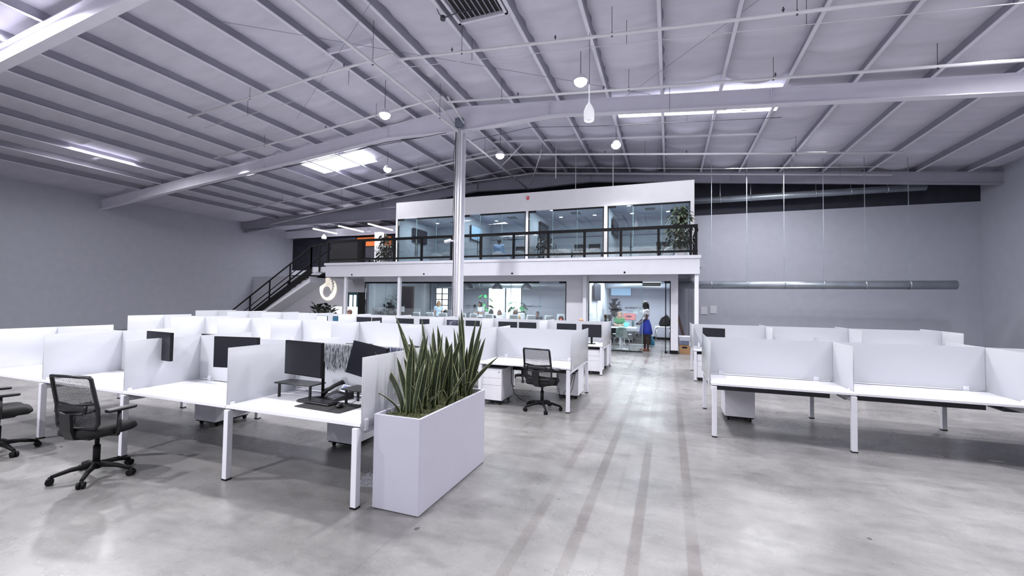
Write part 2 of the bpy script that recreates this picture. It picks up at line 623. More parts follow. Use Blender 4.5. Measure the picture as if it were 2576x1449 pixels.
# purlins
nl = sum(1 for x in PUR if x < RX0)
for i, x in enumerate(PUR):
    left = x < RX0
    k = (nl - 1 - i) if left else (i - nl)
    lab = 'white steel roof purlin running away from the viewer, %s on the %s of the ridge' % (ORD[k], 'left' if left else 'right')
    zb = 8.385 - .09 * abs(x - RX0)
    s = 1 if left else -1
    o = thing('roof_purlin', lab, 'roof purlin', (x, 0, zb), 0, 'roof purlins')
    G().box(-.012, YF, .012, .012, YB, .25).box(min(0, -s * .06), YF, .24, max(0, -s * .06), YB, .25).build('web', mat('grey_purlin_web', (150, 149, 162), .6, ns=2, na=.05), o)  # web coloured darker than the flange to put its shade in
    G().box(min(0, s * .08), YF, -.008, max(0, s * .08), YB, .012).build('bottom_flange', M_STEEL, o)
# bracing struts between the purlins just beyond the beam
for y0 in (16.4,):
    kk = 0
    for a, b_ in zip(PUR[:-1], PUR[1:]):
        if a < -14.5 or b_ > 4: continue
        zb = 8.40 - .09 * abs((a + b_) / 2 - RX0)
        sl = -.09 if (a + b_) / 2 > RX0 else .09
        if abs((a + b_) / 2 - RX0) < .3: sl = 0
        ln = (b_ - a) / 2
        g = G().prism([(-ln, -sl * ln), (ln, sl * ln), (ln, sl * ln + .06), (-ln, -sl * ln + .06)], -.03, .03)
        o = g.build('purlin_strut', M_PIPE, None, ((a + b_) / 2, y0 + (.8 if (a + b_) / 2 < RX0 else 0), zb))
        tag(o, 'short white strut between two roof purlins beyond the column, %s from the left' % ORD[kk] if kk < 12 else 'short white strut between roof purlins at far right', 'strut', 'purlin struts')
        kk += 1

# ---- column with conduits, box and camera
col = thing('steel_column', 'tall white steel column rising to the roof beam', 'column', (-6.745, 13.0, 0))
G().box(-.14, -.14, 0, .14, -.122, 7.54).box(-.14, .122, 0, .14, .14, 7.54).box(-.008, -.13, 0, .008, .13, 7.54).box(-.2, -.2, 0, .2, .2, .02).build('shaft', M_WMETAL, col)
for x, r_, mt in ((-.1, .014, M_GREY), (-.055, .018, M_PIPE), (.05, .02, M_PIPE), (.015, .014, M_PIPE)):
    zt = 7.5
    G().tube([(x, -.155 - r_, .05), (x, -.155 - r_, 3.5), (x + .005, -.155 - r_, 5.5), (x + .01, -.155 - r_, zt)], r_, 8).build('conduit', mt, col)
G().tube([(-.13, -.16, 3.95), (-.16, -.17, 4.6), (-.13, -.16, 5.6), (-.17, -.17, 6.6), (-.1, -.16, 7.4)], .008, 6).build('cable', M_GREY, col)
t = thing('security_camera', 'white bullet security camera mounted on the tall column', 'camera', (-6.93, 12.78, 3.75))
G().tube([(-.2, -.06, -.03), (.02, 0, .04)], .055, 14).build('body', M_WMETAL, t)
G().tube([(.02, 0, .02), (.1, .08, .0)], .025, 8).box(.06, .05, -.06, .15, .12, .06).build('bracket', M_WMETAL, t)
o = G().rbox(-.13, -.1, 0, .13, .08, .3, .015).build('junction_box', mat('blue_grey_box', (104, 112, 126), .5), None, (-6.68, 12.78, 7.62))
tag(o, 'blue grey junction box where the column meets the beam', 'junction box')

# ---- pipes
def zoff(x, d): return roofz(x) - d


def pipe(name, label, pts, r, mtl=M_PIPE, cat='pipe', sprink=None, clamps=True):
    t = thing(name, label, cat, pts[0])
    p0 = Vector(pts[0])
    q = [Vector(p) - p0 for p in pts]
    G().tube(q, r, 10).build('pipe_run', mtl, t)
    if sprink:
        for sx in sprink:
            for a, b_ in zip(pts[:-1], pts[1:]):
                if min(a[0], b_[0]) <= sx < max(a[0], b_[0]):
                    f = (sx - a[0]) / (b_[0] - a[0])
                    p = Vector(a).lerp(Vector(b_), f) - p0
                    G().lathe([(.012, r - .01), (.012, r + .04), (.03, r + .05), (.03, r + .055), (.01, r + .06), (.014, r + .1)], p, 8).build('sprinkler_head', M_GREY, t)
    # hangers
    for i in range(len(pts) - 1):
        a, b_ = Vector(pts[i]), Vector(pts[i + 1])
        n = int((b_ - a).length // 3.0)
        for k in range(n):
            p = a.lerp(b_, (k + .5) / max(n, 1))
            if roofz(p.x) - p.z > 0.05:
                G().tube([p - p0, (p.x - p0.x, p.y - p0.y, roofz(p.x) - .06 - p0.z)], .006, 5).tube([p - p0 - Vector((0, 0, r + .01)), p - p0 + Vector((0, 0, r + .01))], r * .6, 6).build('hanger', M_GREY, t)
    return t


pipe('sprinkler_pipe', 'white sprinkler pipe crossing the roof nearest the viewer, kinked at the ridge',
     [(-14.5, 9.1, 7.50), (-9.1, 9.1, 7.95), (-6.85, 9.1, 8.1), (-6.7, 9.1, 8.1), (-6.52, 9.1, 7.92), (.63, 9.1, 7.32), (7, 9.1, 6.8)], .036, sprink=(-8.3, -5.0, -2.4, 2))
pipe('sprinkler_pipe', 'white sprinkler pipe just in front of the beam on the column, kinked at the ridge',
     [(-17, 11.7, 7.27), (-11.66, 11.7, 7.7), (-6.85, 11.7, 8.17), (-6.72, 11.7, 8.17), (-6.56, 11.7, 7.98), (.81, 11.7, 7.36), (7, 11.7, 6.84)], .036, sprink=(-11.4, -8.2, -4.2, -1.7, 2.4))
pipe('sprinkler_pipe', 'white sprinkler pipe midway between the column and the office block',
     [(-22, 17, 6.65), (-16.8, 17, 7.13), (-9.05, 17, 7.98), (-7.04, 17, 8.12), (1.18, 17, 7.27), (7, 17, 6.7)], .038, sprink=(-14, -10, -8.2, -5.2, -2.4, .6))
pipe('sprinkler_pipe', 'grey sprinkler pipe along the far beam above the office block',
     [(-24, 20.2, 6.45), (-19.9, 20.2, 6.92), (-9.9, 20.2, 8.02), (-6.41, 20.2, 8.16), (1.4, 20.2, 7.42), (8, 20.2, 6.8)], .034, sprink=(-12, -4, 0))
pipe('conduit_run', 'thin grey electrical conduit parallel to the nearest sprinkler pipe',
     [(-14.5, 9.6, 7.35), (-6.6, 9.6, 8.0), (1, 9.6, 7.35), (7, 9.6, 6.8)], .009, cat='conduit')
o = G().prism([(-.75, .06), (.75, .06), (.75, .2), (-.75, .2)], -.03, .03).build('purlin_strut', M_STEEL, None, (-7.83, 8.7, 8.14)); tag(o, 'short white strut between two roof purlins over the kinked pipe', 'strut', 'purlin struts')
pipe('conduit_run', 'thin conduit hanging level under the far roof bay in front of the block',
     [(-18, 18.2, 6.75), (-12, 18.2, 7.3), (-6.3, 18.2, 7.85), (1.5, 18.2, 7.05), (7, 18.2, 6.6)], .012, cat='conduit')
pipe('main_pipe', 'long white main pipe running away along the ridge past the column head',
     [(-6.82, 1, 7.5), (-6.8, 6.8, 7.5), (-6.75, 13.2, 7.5), (-6.76, 20.6, 7.48)], .042)
pipe('cable_bundle', 'grey cables clipped under the beam on the left of the column',
     [(-20, 13.12, 6.72), (-14, 13.16, 7.24), (-9.9, 13.12, 7.6), (-7.0, 13.12, 7.62)], .014, M_GREY, 'cable')
pipe('cable_bundle', 'white cables looping under the beam on the right of the column',
     [(-6.5, 13.12, 7.6), (-5, 13.12, 7.66), (-3.4, 13.12, 7.66), (-1, 13.12, 7.44), (1.5, 13.12, 7.2)], .013, M_PIPE, 'cable')
pipe('cable_bundle', 'thin grey cable sagging in loops below the left half of the beam', [(-14.5, 12.8, 7.0), (-12.5, 12.8, 7.12), (-10.5, 12.8, 7.36), (-9, 12.8, 7.42), (-7.2, 12.8, 7.5)], .011, M_GREY, 'cable')
pipe('cable_bundle', 'second white cable run sagging below the right half of the beam', [(-6.4, 12.8, 7.45), (-5, 12.8, 7.44), (-3.4, 12.8, 7.52), (-1.5, 12.8, 7.36), (1.5, 12.8, 7.1)], .013, M_PIPE, 'cable')
pipe('cable_bundle', 'thin dark cable sagging from the beam toward the right rooflight',
     [(-7, 13.9, 7.55), (-4.5, 13.9, 7.78), (-2, 13.9, 7.5), (3, 13.9, 7.1)], .008, M_GREY, 'cable')
for k, (a, b_, r_, lab) in enumerate((
        ((-7.0, 11.2, 8.15), (-6.85, 12.75, 7.75), .03, 'short white brace dropping to the left side of the column head'),
        ((-6.55, 11.7, 8.15), (-6.5, 12.75, 7.72), .03, 'short white brace dropping to the right side of the column head'),
        ((-5.6, 16.3, 8.2), (-6.9, 17.0, 7.5), .02, 'thin diagonal roof brace leaning left, beyond the column'),
        ((-5.0, 17.0, 8.1), (-6.2, 19.2, 7.3), .025, 'thin diagonal roof brace with a free lower end above the block'))):
    p0 = Vector(a)
    o = G().tube([(0, 0, 0), Vector(b_) - p0], r_, 8).build('diagonal_brace', M_PIPE, None, a)
    tag(o, lab, 'brace')
for (x, y, z0, z1, lab) in ((-4.45, 17.2, 6.9, 8.2, 'vertical pipe stub hanging right of the diagonal braces'),
                            (-3.9, 18.6, 6.45, 8.1, 'thin vertical pipe dropping behind the block wall'),
                            (-2.2, 18.0, 6.3, 7.9, 'thin hooked vertical pipe dropping to the top of the block'),
                            (-10.0, 19.0, 6.3, 8.0, 'thin vertical pipe dropping left of the column to the block')):
    o = G().tube([(0, 0, 0), (0, 0, roofz(x) - z0 - .02)], .018, 7).build('drop_pipe', M_PIPE, None, (x, y, z0)); tag(o, lab, 'pipe')
for i, (a, b_) in enumerate((((-10, 6.5, 8.1), (-.5, 12.6, 7.7)), ((-5.4, 7.0, 8.2), (-12, 11, 7.9)), ((-1.2, 12.7, 7.8), (2.6, 8.0, 7.6)))):
    p0 = Vector(a)
    o = G().tube([(0, 0, 0), Vector(b_) - p0], .005, 5).build('brace_rod', M_MID, None, a)
    tag(o, ('thin diagonal rod crossing the near roof bay from left to right', 'thin diagonal rod crossing the near roof bay left of the ridge', 'thin diagonal rod at right end of the near roof bay')[i], 'rod')

# roof lights (translucent panels)
for (x0, x1, y0, y1, lab) in ((-15.3, -12.3, 14.3, 15.7, 'bright rooflight strip left of the column'), (-1.6, 3.0, 13.4, 14.55, 'bright rooflight strip right of the column')):
    cx, cyy = (x0 + x1) / 2, (y0 + y1) / 2
    o = G().prism([(x0 - cx, roofz(x0) - roofz(cx)), (x1 - cx, roofz(x1) - roofz(cx)), (x1 - cx, roofz(x1) - roofz(cx) + .02), (x0 - cx, roofz(x0) - roofz(cx) + .02)], y0 - cyy, y1 - cyy).build('rooflight', M_SKYL, None, (cx, cyy, roofz(cx) - .19))
    o['kind'] = 'structure'; o.name = 'window_%d' % (9 if cx < -6 else 10)
# roof vent at the top of the picture
t = thing('roof_vent', 'dark louvred vent opening in the ceiling at the top', 'vent', (-3.98, 8.25, 8.16))
G().box(-.55, -.5, .05, .55, .38, .08).build('opening', mat('vent_dark', (30, 30, 34), .8), t)
g = G()
for k in range(9):
    g.box(-.5 + k * .12, -.5, .0, -.485 + k * .12, .34, .02)
g.build('grille', M_STEEL2, t)
G().box(-.6, .36, -.03, .6, .42, .06).box(-.6, -.55, -.03, -.54, .42, .06).box(.54, -.55, -.03, .6, .42, .06).build('frame', M_STEEL, t)
t = thing('junction_box', 'small grey electrical box with cables near the roof vent', 'junction box', (-4.75, 8.2, 8.0))
G().lathe([(.06, 0), (.06, .08)], (0, 0, 0), 8).build('box', M_GREY, t)
G().tube([(0, 0, .06), (-.1, 0, .16), (-.16, 0, .3)], .01, 6).tube([(.05, 0, .04), (.3, .05, .12), (.7, .1, .14)], .012, 6).build('cable', M_GREY, t)

# ---- high bay lamps
def high_bay(x, y, z, label, pw=1.0, ang=R(135)):
    t = thing('high_bay_lamp', label, 'lamp', (x, y, z), 0, 'high bay lamps')
    G().lathe([(.04, .16), (.09, .15), (.13, .1), (.165, .03), (.165, .015)], (0, 0, 0), 18).build('housing', M_WMETAL, t)
    G().lathe([(.01, -.12), (.08, -.11), (.14, -.06), (.16, .0), (.16, .02)], (0, 0, 0), 18).build('lens', M_LAMP, t)
    G().tube([(0, 0, .2), (0, 0, roofz(x) - z - .15)], .008, 6).build('chain', M_GREY, t)
    light('high_bay_light', 'SPOT', (0, 0, -.13), BAY_W * pw, .16, parent=t, spread=ang)
    return t


high_bay(-8.04, 10.56, 7.3, 'glowing high bay lamp hanging left of the column, in front of the beam')
high_bay(-2.1, 10.49, 7.3, 'glowing high bay lamp beside the white bell pendant, in front of the beam')
high_bay(-11.25, 15.04, 7.28, 'glowing high bay lamp beyond the beam, at the far left under the rooflight', .9, R(108))
high_bay(-6.04, 14.9, 7.28, 'glowing high bay lamp beyond the beam, just right of the column', .9, R(108))
high_bay(-1.76, 15.16, 7.28, 'glowing high bay lamp beyond the beam, at the right under the rooflight', .9, R(108))

# white bell pendant
t = thing('bell_pendant', 'white bell shaped pendant lamp on a long cord, high at right', 'pendant lamp', (-1.72, 9.6, 5.88))
G().lathe([(.10, 0), (.115, .02), (.12, .16), (.115, .24), (.07, .34), (.03, .40), (.012, .46), (.008, .85)], (0, 0, 0), 24, caps=False).lathe([(.09, .002), (.105, .16), (.09, .24)], (0, 0, 0), 24, caps=False).build('shade', mat('glowing_pendant', (245, 245, 250), .4, emit=.35), t)
G().lathe([(.09, .05), (.09, .06)], (0, 0, 0), 20).build('diffuser', mat('pendant_glass', (225, 226, 232), .5), t)
G().tube([(0, 0, .85), (0, 0, roofz(-1.72) - 5.88 - .18)], .006, 6).build('cord', M_GREY, t)

# ================================================================== TWO STOREY BLOCK
MZ = 3.2     # upper floor
YW, YU, YFA = 15.95, 16.95, 14.95
# lower storey shell
g = G()
g.box(-13.06, YW, 2.54, .30, YW + .15, 2.95)            # header over the glass
g.box(-3.66, YW, 0, -2.85, YW + .15, 2.54)              # pier between the two rooms
g.box(.06, YW, 0.0, .30, YW + .15, 2.54)           # end pier
struct(g, 'wall_block_front', M_WALL)
struct(G().box(.055, YW - .012, 0, .305, YW + .165, .12), 'baseboard_front', M_BLACK)
struct(G().box(-2.95, YW + .15, 0, -2.85, 22, 2.95), 'wall_block_middle', M_WALL)
struct(G().box(.15, YW + .15, 0, .28, 22, 2.95), 'wall_block_right', M_WALL)
struct(G().box(-2.84, 21.95, 0, .14, 21.995, .13), 'baseboard_back', M_BLACK)
struct(G().box(.12, YW + .16, 0, .15, 21.94, .12), 'baseboard_right', M_BLACK)
# slab / walkway / fascia
g = G().box(-14.35, YFA + .1, 2.95, 1.0, 22.0, 3.18)
struct(g, 'floor_upper', M_WALLG)
g = G().box(-14.35, YFA, 2.72, .93, YFA + .1, 3.22)
struct(g, 'trim_2', M_WALL)
g = G().box(-14.42, YFA - .03, 3.23, .97, YFA + .12, 3.33).box(-14.38, YFA - .005, 3.215, .94, YFA + .1, 3.23)
struct(g, 'trim_3', M_WALL)
struct(G().box(.84, YFA + .1, 2.72, .93, 20.5, 2.95), 'trim_4', M_WALL)
for k, (x, z, lab) in enumerate(((-12.9, 2.8, 0), (-9.3, 2.8, 0), (-5.5, 2.79, 0), (-1.42, 2.79, 0))):
    o = G().tube([(0, 0, 0), (0, -.012, 0)], .035, 12).build('fascia_sensor', M_BLACK, None, (x, YFA, z))
    tag(o, 'small black round sensor on the white balcony fascia, %s from left' % ORD[k], 'sensor', 'fascia sensors')
# posts under the balcony
for k, x in enumerate((-13.3, -10.53, .84)):
    o = G().box(-.06, -.06, 0, .06, .06, 2.72).build('balcony_post', M_WMETAL, None, (x, YFA + .12, 0))
    tag(o, ('slim white post under the balcony at the far left', 'slim white post under the balcony, second from left', 'slim white post under the right end of the balcony')[k], 'post')
o = G().box(-.065, -.05, 0, .065, .05, 2.72).build('balcony_post', M_WMETAL, None, (-2.93, YW - .12, 0)); tag(o, 'slim white post in front of the pier left of the kilowatt room', 'post')

# upper storey shell
g = G()
g.box(-12.13, YU, 5.55, .87, YU + .14, 6.33)
for a, b_ in ((-12.13, -12.03), (-8.98, -8.62), (-5.66, -5.55), (-2.41, -2.28), (.74, .87)):
    g.box(a, YU, MZ - .02, b_, YU + .14, 5.55)
struct(g, 'wall_upper_front', mat('upper_wall_paint', (220, 219, 222), .7, ns=3, na=.015))
struct(G().box(-12.1, YU + .14, 5.72, .85, 20.8, 5.85), 'ceiling_upper', M_WALLG)
struct(G().box(-12.1, 20.65, MZ, .85, 20.75, 5.72), 'wall_upper_back', M_WALLB)
for k, x in enumerate((-12.1, -8.85, -5.64, -2.38, .76)):
    struct(G().box(x, YU + .14, MZ, x + .09, 20.65, 5.72), ('wall_upper_%s' % ['one', 'two', 'three', 'four', 'five'][k]), M_WALLB)
struct(G().box(-12.9, 19.0, MZ, -12.14, 19.15, 6.3), 'wall_upper_return', M_WALLG)
struct(G().box(-2.6, 20.7, 5.85, .9, 20.8, 6.3), 'trim_5', M_DARKWALL)
# a pale soffit line on upper back walls
for k, (a, b_) in enumerate(((-12.0, -8.87), (-8.75, -5.66), (-5.55, -2.4), (-2.28, .75))):
    struct(G().box(a, 20.55, 4.95 - .0, b_, 20.64, 5.02), 'trim_%d' % (6 + k), M_WALLG)


def upper_window(n, x0, x1, mull, pull):
    w_ = thing('window_%d' % n, None, None, ((x0 + x1) / 2, YU + .03, MZ), kind='structure')
    cx = (x0 + x1) / 2
    a, b_ = x0 - cx, x1 - cx
    mm = [m_ - cx for m_ in mull]
    G().box(mm[0], -.02, 2.29, b_, .04, 2.35).box(a, -.02, 0, a + .03, .04, 2.35).box(a, -.02, 2.27, a + .32, .04, 2.34).box(b_ - .03, -.02, 0, b_, .04, 2.35).box(a, -.02, 0, b_, .04, .03).build('frame', M_BLACK, w_)
    ed = [a + .03] + mm + [b_ - .03]
    for p, q in zip(ed[:-1], ed[1:]):
        G().box(p + .004, .0, .03, q - .004, .012, 2.33).build('pane', M_GLASSU, w_)
        if q != ed[-1]:
            G().box(q - .006, -.002, .03, q + .006, .014, 2.33).build('joint', M_GLASSEDGE, w_)
    px_ = pull - cx
    g = G()
    for dx in ((-.05, .05) if n < 4 else (0,)):
        g.tube([(px_ + dx, -.07, .55), (px_ + dx, -.07, 1.25)], .016, 8)
    for zz in (.7, 1.1):
        g.tube([(px_ - .05, -.07, zz), (px_ + .05, -.07, zz)], .009, 6).tube([(px_, -.07, zz), (px_, .0, zz)], .008, 6)
    g.build('door_handle', M_BLACK, w_)
    return w_


upper_window(1, -12.02, -8.99, (-11.0, -9.95), -10.95)
upper_window(2, -8.61, -5.67, (-7.77, -6.74), -7.8)
upper_window(3, -5.54, -2.42, (-4.5, -3.48), -5.05)
upper_window(4, -2.27, .73, (-1.31, -.27), -1.38)


def lower_window(n, x0, x1, mull, dark_to=None, top=2.54):
    cx = (x0 + x1) / 2
    w_ = thing('window_%d' % n, None, None, (cx, YW + .05, 0), kind='structure')
    a, b_ = x0 - cx, x1 - cx
    g = G()
    dk = dark_to if dark_to else [(x0, x1)]
    for p, q in dk:
        g.box(p - cx, -.02, top - .07, q - cx, .04, top)
    g.box(a, -.02, 0, a + .03, .04, top).box(b_ - .03, -.02, 0, b_, .04, top)
    g.build('frame', M_BLACK, w_)
    ed = [a + .03] + [m_ - cx for m_ in mull] + [b_ - .03]
    for i, (p, q) in enumerate(zip(ed[:-1], ed[1:])):
        if n == 6 and i == 2:
            continue       # the sliding door stands open here
        G().box(p + .004, .0, .02, q - .004, .012, top - .02).build('pane', M_GLASS, w_)
        if q != ed[-1]:
            G().box(q - .007, -.002, .02, q + .007, .014, top - .02).build('joint', M_GLASSEDGE, w_)
    return w_


lower_window(5, -13.04, -3.67, (-11.9, -9.54, -7.15, -5.93, -4.73), [(-13.04, -4.75), (-3.95, -3.67)])
w6 = lower_window(6, -2.83, .06, (-2.13, -.89, ), [(-2.83, -.89), (-.15, .06)])
G().box(-.5 - .93 + .05, -.06, 0, -.45 + .93 + .02 - .0, -.0, .03).build('floor_track', M_BLACK, w6)
# open glass door panel swung into the room at the right
dr = thing('door_3', None, None, (.05, YW + .1, 0), kind='structure')
G().box(-.16, -.012, .02, -.148, 0.9, 2.45).build('pane', M_GLASS, dr)
G().box(-.175, -.03, 0, -.14, .012, 2.5).box(-.19, -.05, 0, -.11, .03, .07).build('frame', M_BLACK, dr)
G().tube([(-.1, .1, 1.0), (-.02, .1, 1.0)], .02, 8).build('door_handle', M_BLACK, dr)


def text_obj(name, body, size, loc, m, parent=None, thick=0.002, offset=0):
    c = bpy.data.curves.new(name, 'FONT'); c.body = body; c.size = size; c.extrude = thick; c.offset = offset
    tmp = bpy.data.objects.new('tmp', c); sc.collection.objects.link(tmp)
    bpy.context.view_layer.update()
    dg = bpy.context.evaluated_depsgraph_get()
    me = bpy.data.meshes.new_from_object(tmp.evaluated_get(dg))
    bpy.data.objects.remove(tmp)
    me.materials.clear(); me.materials.append(m)
    o = bpy.data.objects.new(name, me); sc.collection.objects.link(o)
    o.location = loc; o.rotation_euler = (PI / 2, 0, 0)
    if parent: o.parent = parent
    return o


M_INK = mat('black_vinyl', (8, 8, 10), .5)
for (b1, b2, x, z, lab, sz) in (('KILOWATT', 'ROOM', -1.50, 1.545, 'black vinyl lettering KILOWATT ROOM on the glass', .088), ('GIGAWATT', 'ROOM', -5.42, 1.53, 'black vinyl lettering GIGAWATT ROOM on the glass', .088)):
    t = thing('glass_lettering', lab, 'lettering', (x, YW + .04, z))
    t1 = text_obj('bold_word', b1, sz, (0, 0, 0), M_INK, t, offset=.002)
    text_obj('light_word', b2, sz, (max(v.co.x for v in t1.data.vertices) + .02, 0, 0), M_INK, t, offset=-.0008)

# railing along the balcony
rl = thing('balcony_railing', 'black steel balcony railing with mesh panels along the upper walkway', 'railing', (-6.7, YFA + .02, 3.33))
posts = [-14.25, -13.49, -12.88, -12.4, -10.75, -9.44, -8.08, -6.8, -5.46, -4.12, -2.8, -1.55, -.33, .66, .82]
posts = [-14.25, -12.4, -10.75, -9.44, -8.08, -6.8, -5.46, -4.12, -2.8, -1.55, -.33, .66, .82]
for x in posts:
    G().box(x + 6.7 - .04, -.04, -.03, x + 6.7 + .04, .04, .93).build('post', M_BLACK, rl)
G().box(-7.6, -.045, .90, 7.57, .045, 1.0).build('top_rail', M_BLACK, rl)
G().box(-7.6, -.03, .1, 7.57, .03, .17).build('bottom_rail', M_BLACK, rl)
for a, b_ in zip(posts[:-1], posts[1:]):
    if b_ - a > .4:
        G().add([(a + 6.74, .0, .17), (b_ + 6.66, .0, .17), (b_ + 6.66, .0, .90), (a + 6.74, .0, .90)], [(0, 1, 2, 3)]).build('mesh_panel', M_MESHP, rl)
rl2 = thing('side_railing', 'black railing closing the right end of the balcony', 'railing', (.84, YFA + .1, 3.18))
G().box(-.03, 0, .95, .05, 1.85, 1.05).box(-.02, 0, .15, .04, 1.85, .2).box(-.03, 1.78, 0, .05, 1.86, 1.0).build('rail', M_BLACK, rl2)
G().add([(.01, .03, .2), (.01, 1.8, .2), (.01, 1.8, .95), (.01, .03, .95)], [(0, 1, 2, 3)]).build('mesh_panel', pattern_alpha('black_mesh_side', (14, 14, 17), .075, .045, .3, axis='YZ'), rl2)

# stairs at the left end of the balcony
st = thing('staircase', 'black steel staircase going down at the left end of the balcony', 'stairs', (-15.3, 15.6, 0))
G().box(0, -.5, 2.95, .93, .5, 3.18).build('landing', M_WALL, st)
G().tube([(0, -.54, 4.1), (.93, -.54, 4.2)], .035, 8).tube([(0, -.54, 3.4), (.93, -.54, 3.4)], .02, 6).box(-.03, -.56, 2.95, .03, -.52, 4.1).box(.45, -.56, 2.95, .51, -.52, 4.15).build('landing_rail', M_BLACK, st)
n = 17
g = G()
for k in range(n):
    z = 3.18 - (k + 1) * 3.18 / (n + 1); x = -k * .28
    g.box(x - .3, -.5, z - .03, x, .5, z)
g.build('treads', M_BLACK, st)
for y in (-.54, .5):
    G().prism([(0, 3.18), (0, 2.85), (-4.9, -.0), (-5.2, .0), (-5.2, .12)], y, y + .04).build('stringer', M_BLACK, st)
    g = G().tube([(0, y, 4.1), (-5.1, y, 1.0)], .035, 8).tube([(0, y, 3.6), (-5.1, y, .5)], .02, 6)
    for k in range(5):
        f = k / 4 * .98; g.box(-5.1 * f - .03, y - .02, 3.1 * (1 - f), -5.1 * f + .03, y + .02, 3.1 * (1 - f) + 1.0)
    g.build('handrail', M_BLACK, st)
G().prism([(-.1, 2.72), (-.1, 2.5), (-4.9, -.05), (-5.2, -.0)], -.48, .46).build('soffit', M_WALL, st)

struct(G().box(-18.5, 16.95, 2.95, -14.35, 21.5, 3.19), 'floor_landing', M_WALLG)
struct(G().box(XL, 24.75, 3.2, -17.6, 24.85, 6.2), 'wall_annex_inner', M_DARKWALL)
# things around the far left upper landing
t = thing('black_booth', 'black mesh sided booth on the upper landing, left of the plant', 'booth', (-15.2, 17.4, MZ))
G().box(-.85, -.3, 0, .75, .3, 1.45).build('body', mat('black_booth_paint', (22, 23, 27), .5, ns=20, na=.3), t)
G().box(-.87, -.32, 1.45, .77, .32, 1.5).build('lid', M_BLACK, t)
t = thing('landing_railing', 'black handrail of the inner stair rising to the right on the landing', 'railing', (-13.7, 18.2, MZ))
G().tube([(-1.7, 0, .75), (-.55, 0, .62), (.6, 0, 1.3), (.75, 0, 1.3)], .04, 8).tube([(-1.7, 0, .62), (-.5, 0, .48), (.65, 0, 1.1)], .02, 6).build('handrail', M_BLACK, t)
g = G()
for x, h in ((-1.5, .7), (-.9, .66), (-.5, .65), (.05, .95), (.65, 1.3)):
    g.box(x - .03, -.02, 0, x + .03, .02, h)
g.build('posts', M_BLACK, t)
o = G().box(-1.6, -.05, 0, 1.6, .05, .62).build('orange_panel', mat('orange_paint', (224, 112, 28), .6), None, (-19.6, 24.69, 5.5)); tag(o, 'orange wall panel in the upper annex at far left', 'wall panel')
o = G().box(-.25, -.15, 0, .25, .15, 3.0).build('annex_pillar', M_WMETAL, None, (-18.1, 23.5, 3.2)); tag(o, 'white pillar in front of the orange panel in the upper annex', 'pillar')
o = G().box(-1.3, -.1, 0, 1.3, .1, .7).build('navy_panel', mat('navy_paint', (28, 30, 52), .6), None, (-22.2, 24.64, 5.45)); tag(o, 'dark navy wall panel in the upper annex, far left', 'wall panel')
for k, (x, y0, y1) in enumerate(((-21.95, 21.7, 23.8), (-19.5, 21.3, 23.6), (-17.15, 21.2, 23.6))):
    t = thing('tube_light', 'long bright tube light in the upper annex, %s from left' % ORD[k], 'light', (x, (y0 + y1) / 2, 6.3), 0, 'annex tube lights')
    G().box(-.05, -(y1 - y0) / 2, 0, .05, (y1 - y0) / 2, .06).build('tube', M_TUBE, t)
    G().tube([(0, -.9, .06), (0, -.9, roofz(x) - 6.35)], .006, 5).tube([(0, .9, .06), (0, .9, roofz(x) - 6.35)], .006, 5).build('hanger', M_GREY, t)
light('annex_light', 'AREA', (-20, 22.8, 6.2), 260, 6, size_y=2)
for (x, y) in ((-22.3, 23.0), (-18.75, 23.2)):
    o = G().lathe([(.14, 0), (.16, .02), (.15, .16), (.02, .32)], (0, 0, 0), 14).build('annex_pendant', M_WMETAL, None, (x, y, 6.22 if x > -20 else 5.85)); tag(o, 'white bell pendant in the upper annex, ' + ('left one' if x < -22 else 'beside the pillar'), 'pendant lamp')
    G().tube([(0, 0, .3), (0, 0, roofz(x) - o.location.z)], .006, 5).build('cord', M_GREY, o)

# ducts
def duct(name, label, a, b_, r_):
    p0 = Vector(a); d = Vector(b_) - p0
    t = thing(name, label, 'duct', a)
    G().tube([(0, 0, 0), d], r_, 20).build('shell', M_DUCT, t)
    n_ = int(d.length // 1.2)
    for k in range(1, n_):
        c = d * k / n_
        if 1:
            G().box(c.x - .01, -.005, 0, c.x + .01, .005, (2.95 if a[2] < 3 and a[0] < .3 else roofz(a[0] + c.x) - .05) - a[2]).build('strap', M_DUCT, t)
        u = d.normalized() * .02
        G().tube([c - u, c + u], r_ + .012, 20).build('band', M_DUCT, t)
    return t


duct('round_duct', 'round galvanized duct high at right beyond the block', (.95, 21.3, 6.5), (9.5, 21.3, 6.5), .14)
duct('round_duct', 'round galvanized duct low at right beyond the balcony post', (.35, 19.5, 2.55), (9.5, 19.5, 2.55), .16)
duct('round_duct', 'galvanized duct under the ceiling of the gigawatt room', (-12.0, 20.8, 2.6), (-3.1, 20.8, 2.6), .17)
duct('round_duct', 'galvanized duct under the ceiling of the kilowatt room', (-2.8, 20.6, 2.6), (.1, 20.6, 2.6), .17)
for (x, w_, lab) in ((-4.3, .75, 'dark grille on the duct in the gigawatt room'), (-.75, .8, 'dark grille on the duct in the kilowatt room')):
    t = thing('duct_grille', lab, 'grille', (x, 20.6 if x < -3 else 20.41, 2.52))
    G().box(-w_ / 2, -.02, 0, w_ / 2, .02, .18).build('panel', M_BLACK, t)
    G().box(-w_ / 2 - .03, -.03, .18, w_ / 2 + .03, .03, .2).box(-w_ / 2 - .03, -.03, -.02, w_ / 2 + .03, .03, 0).build('frame', M_DUCT, t)

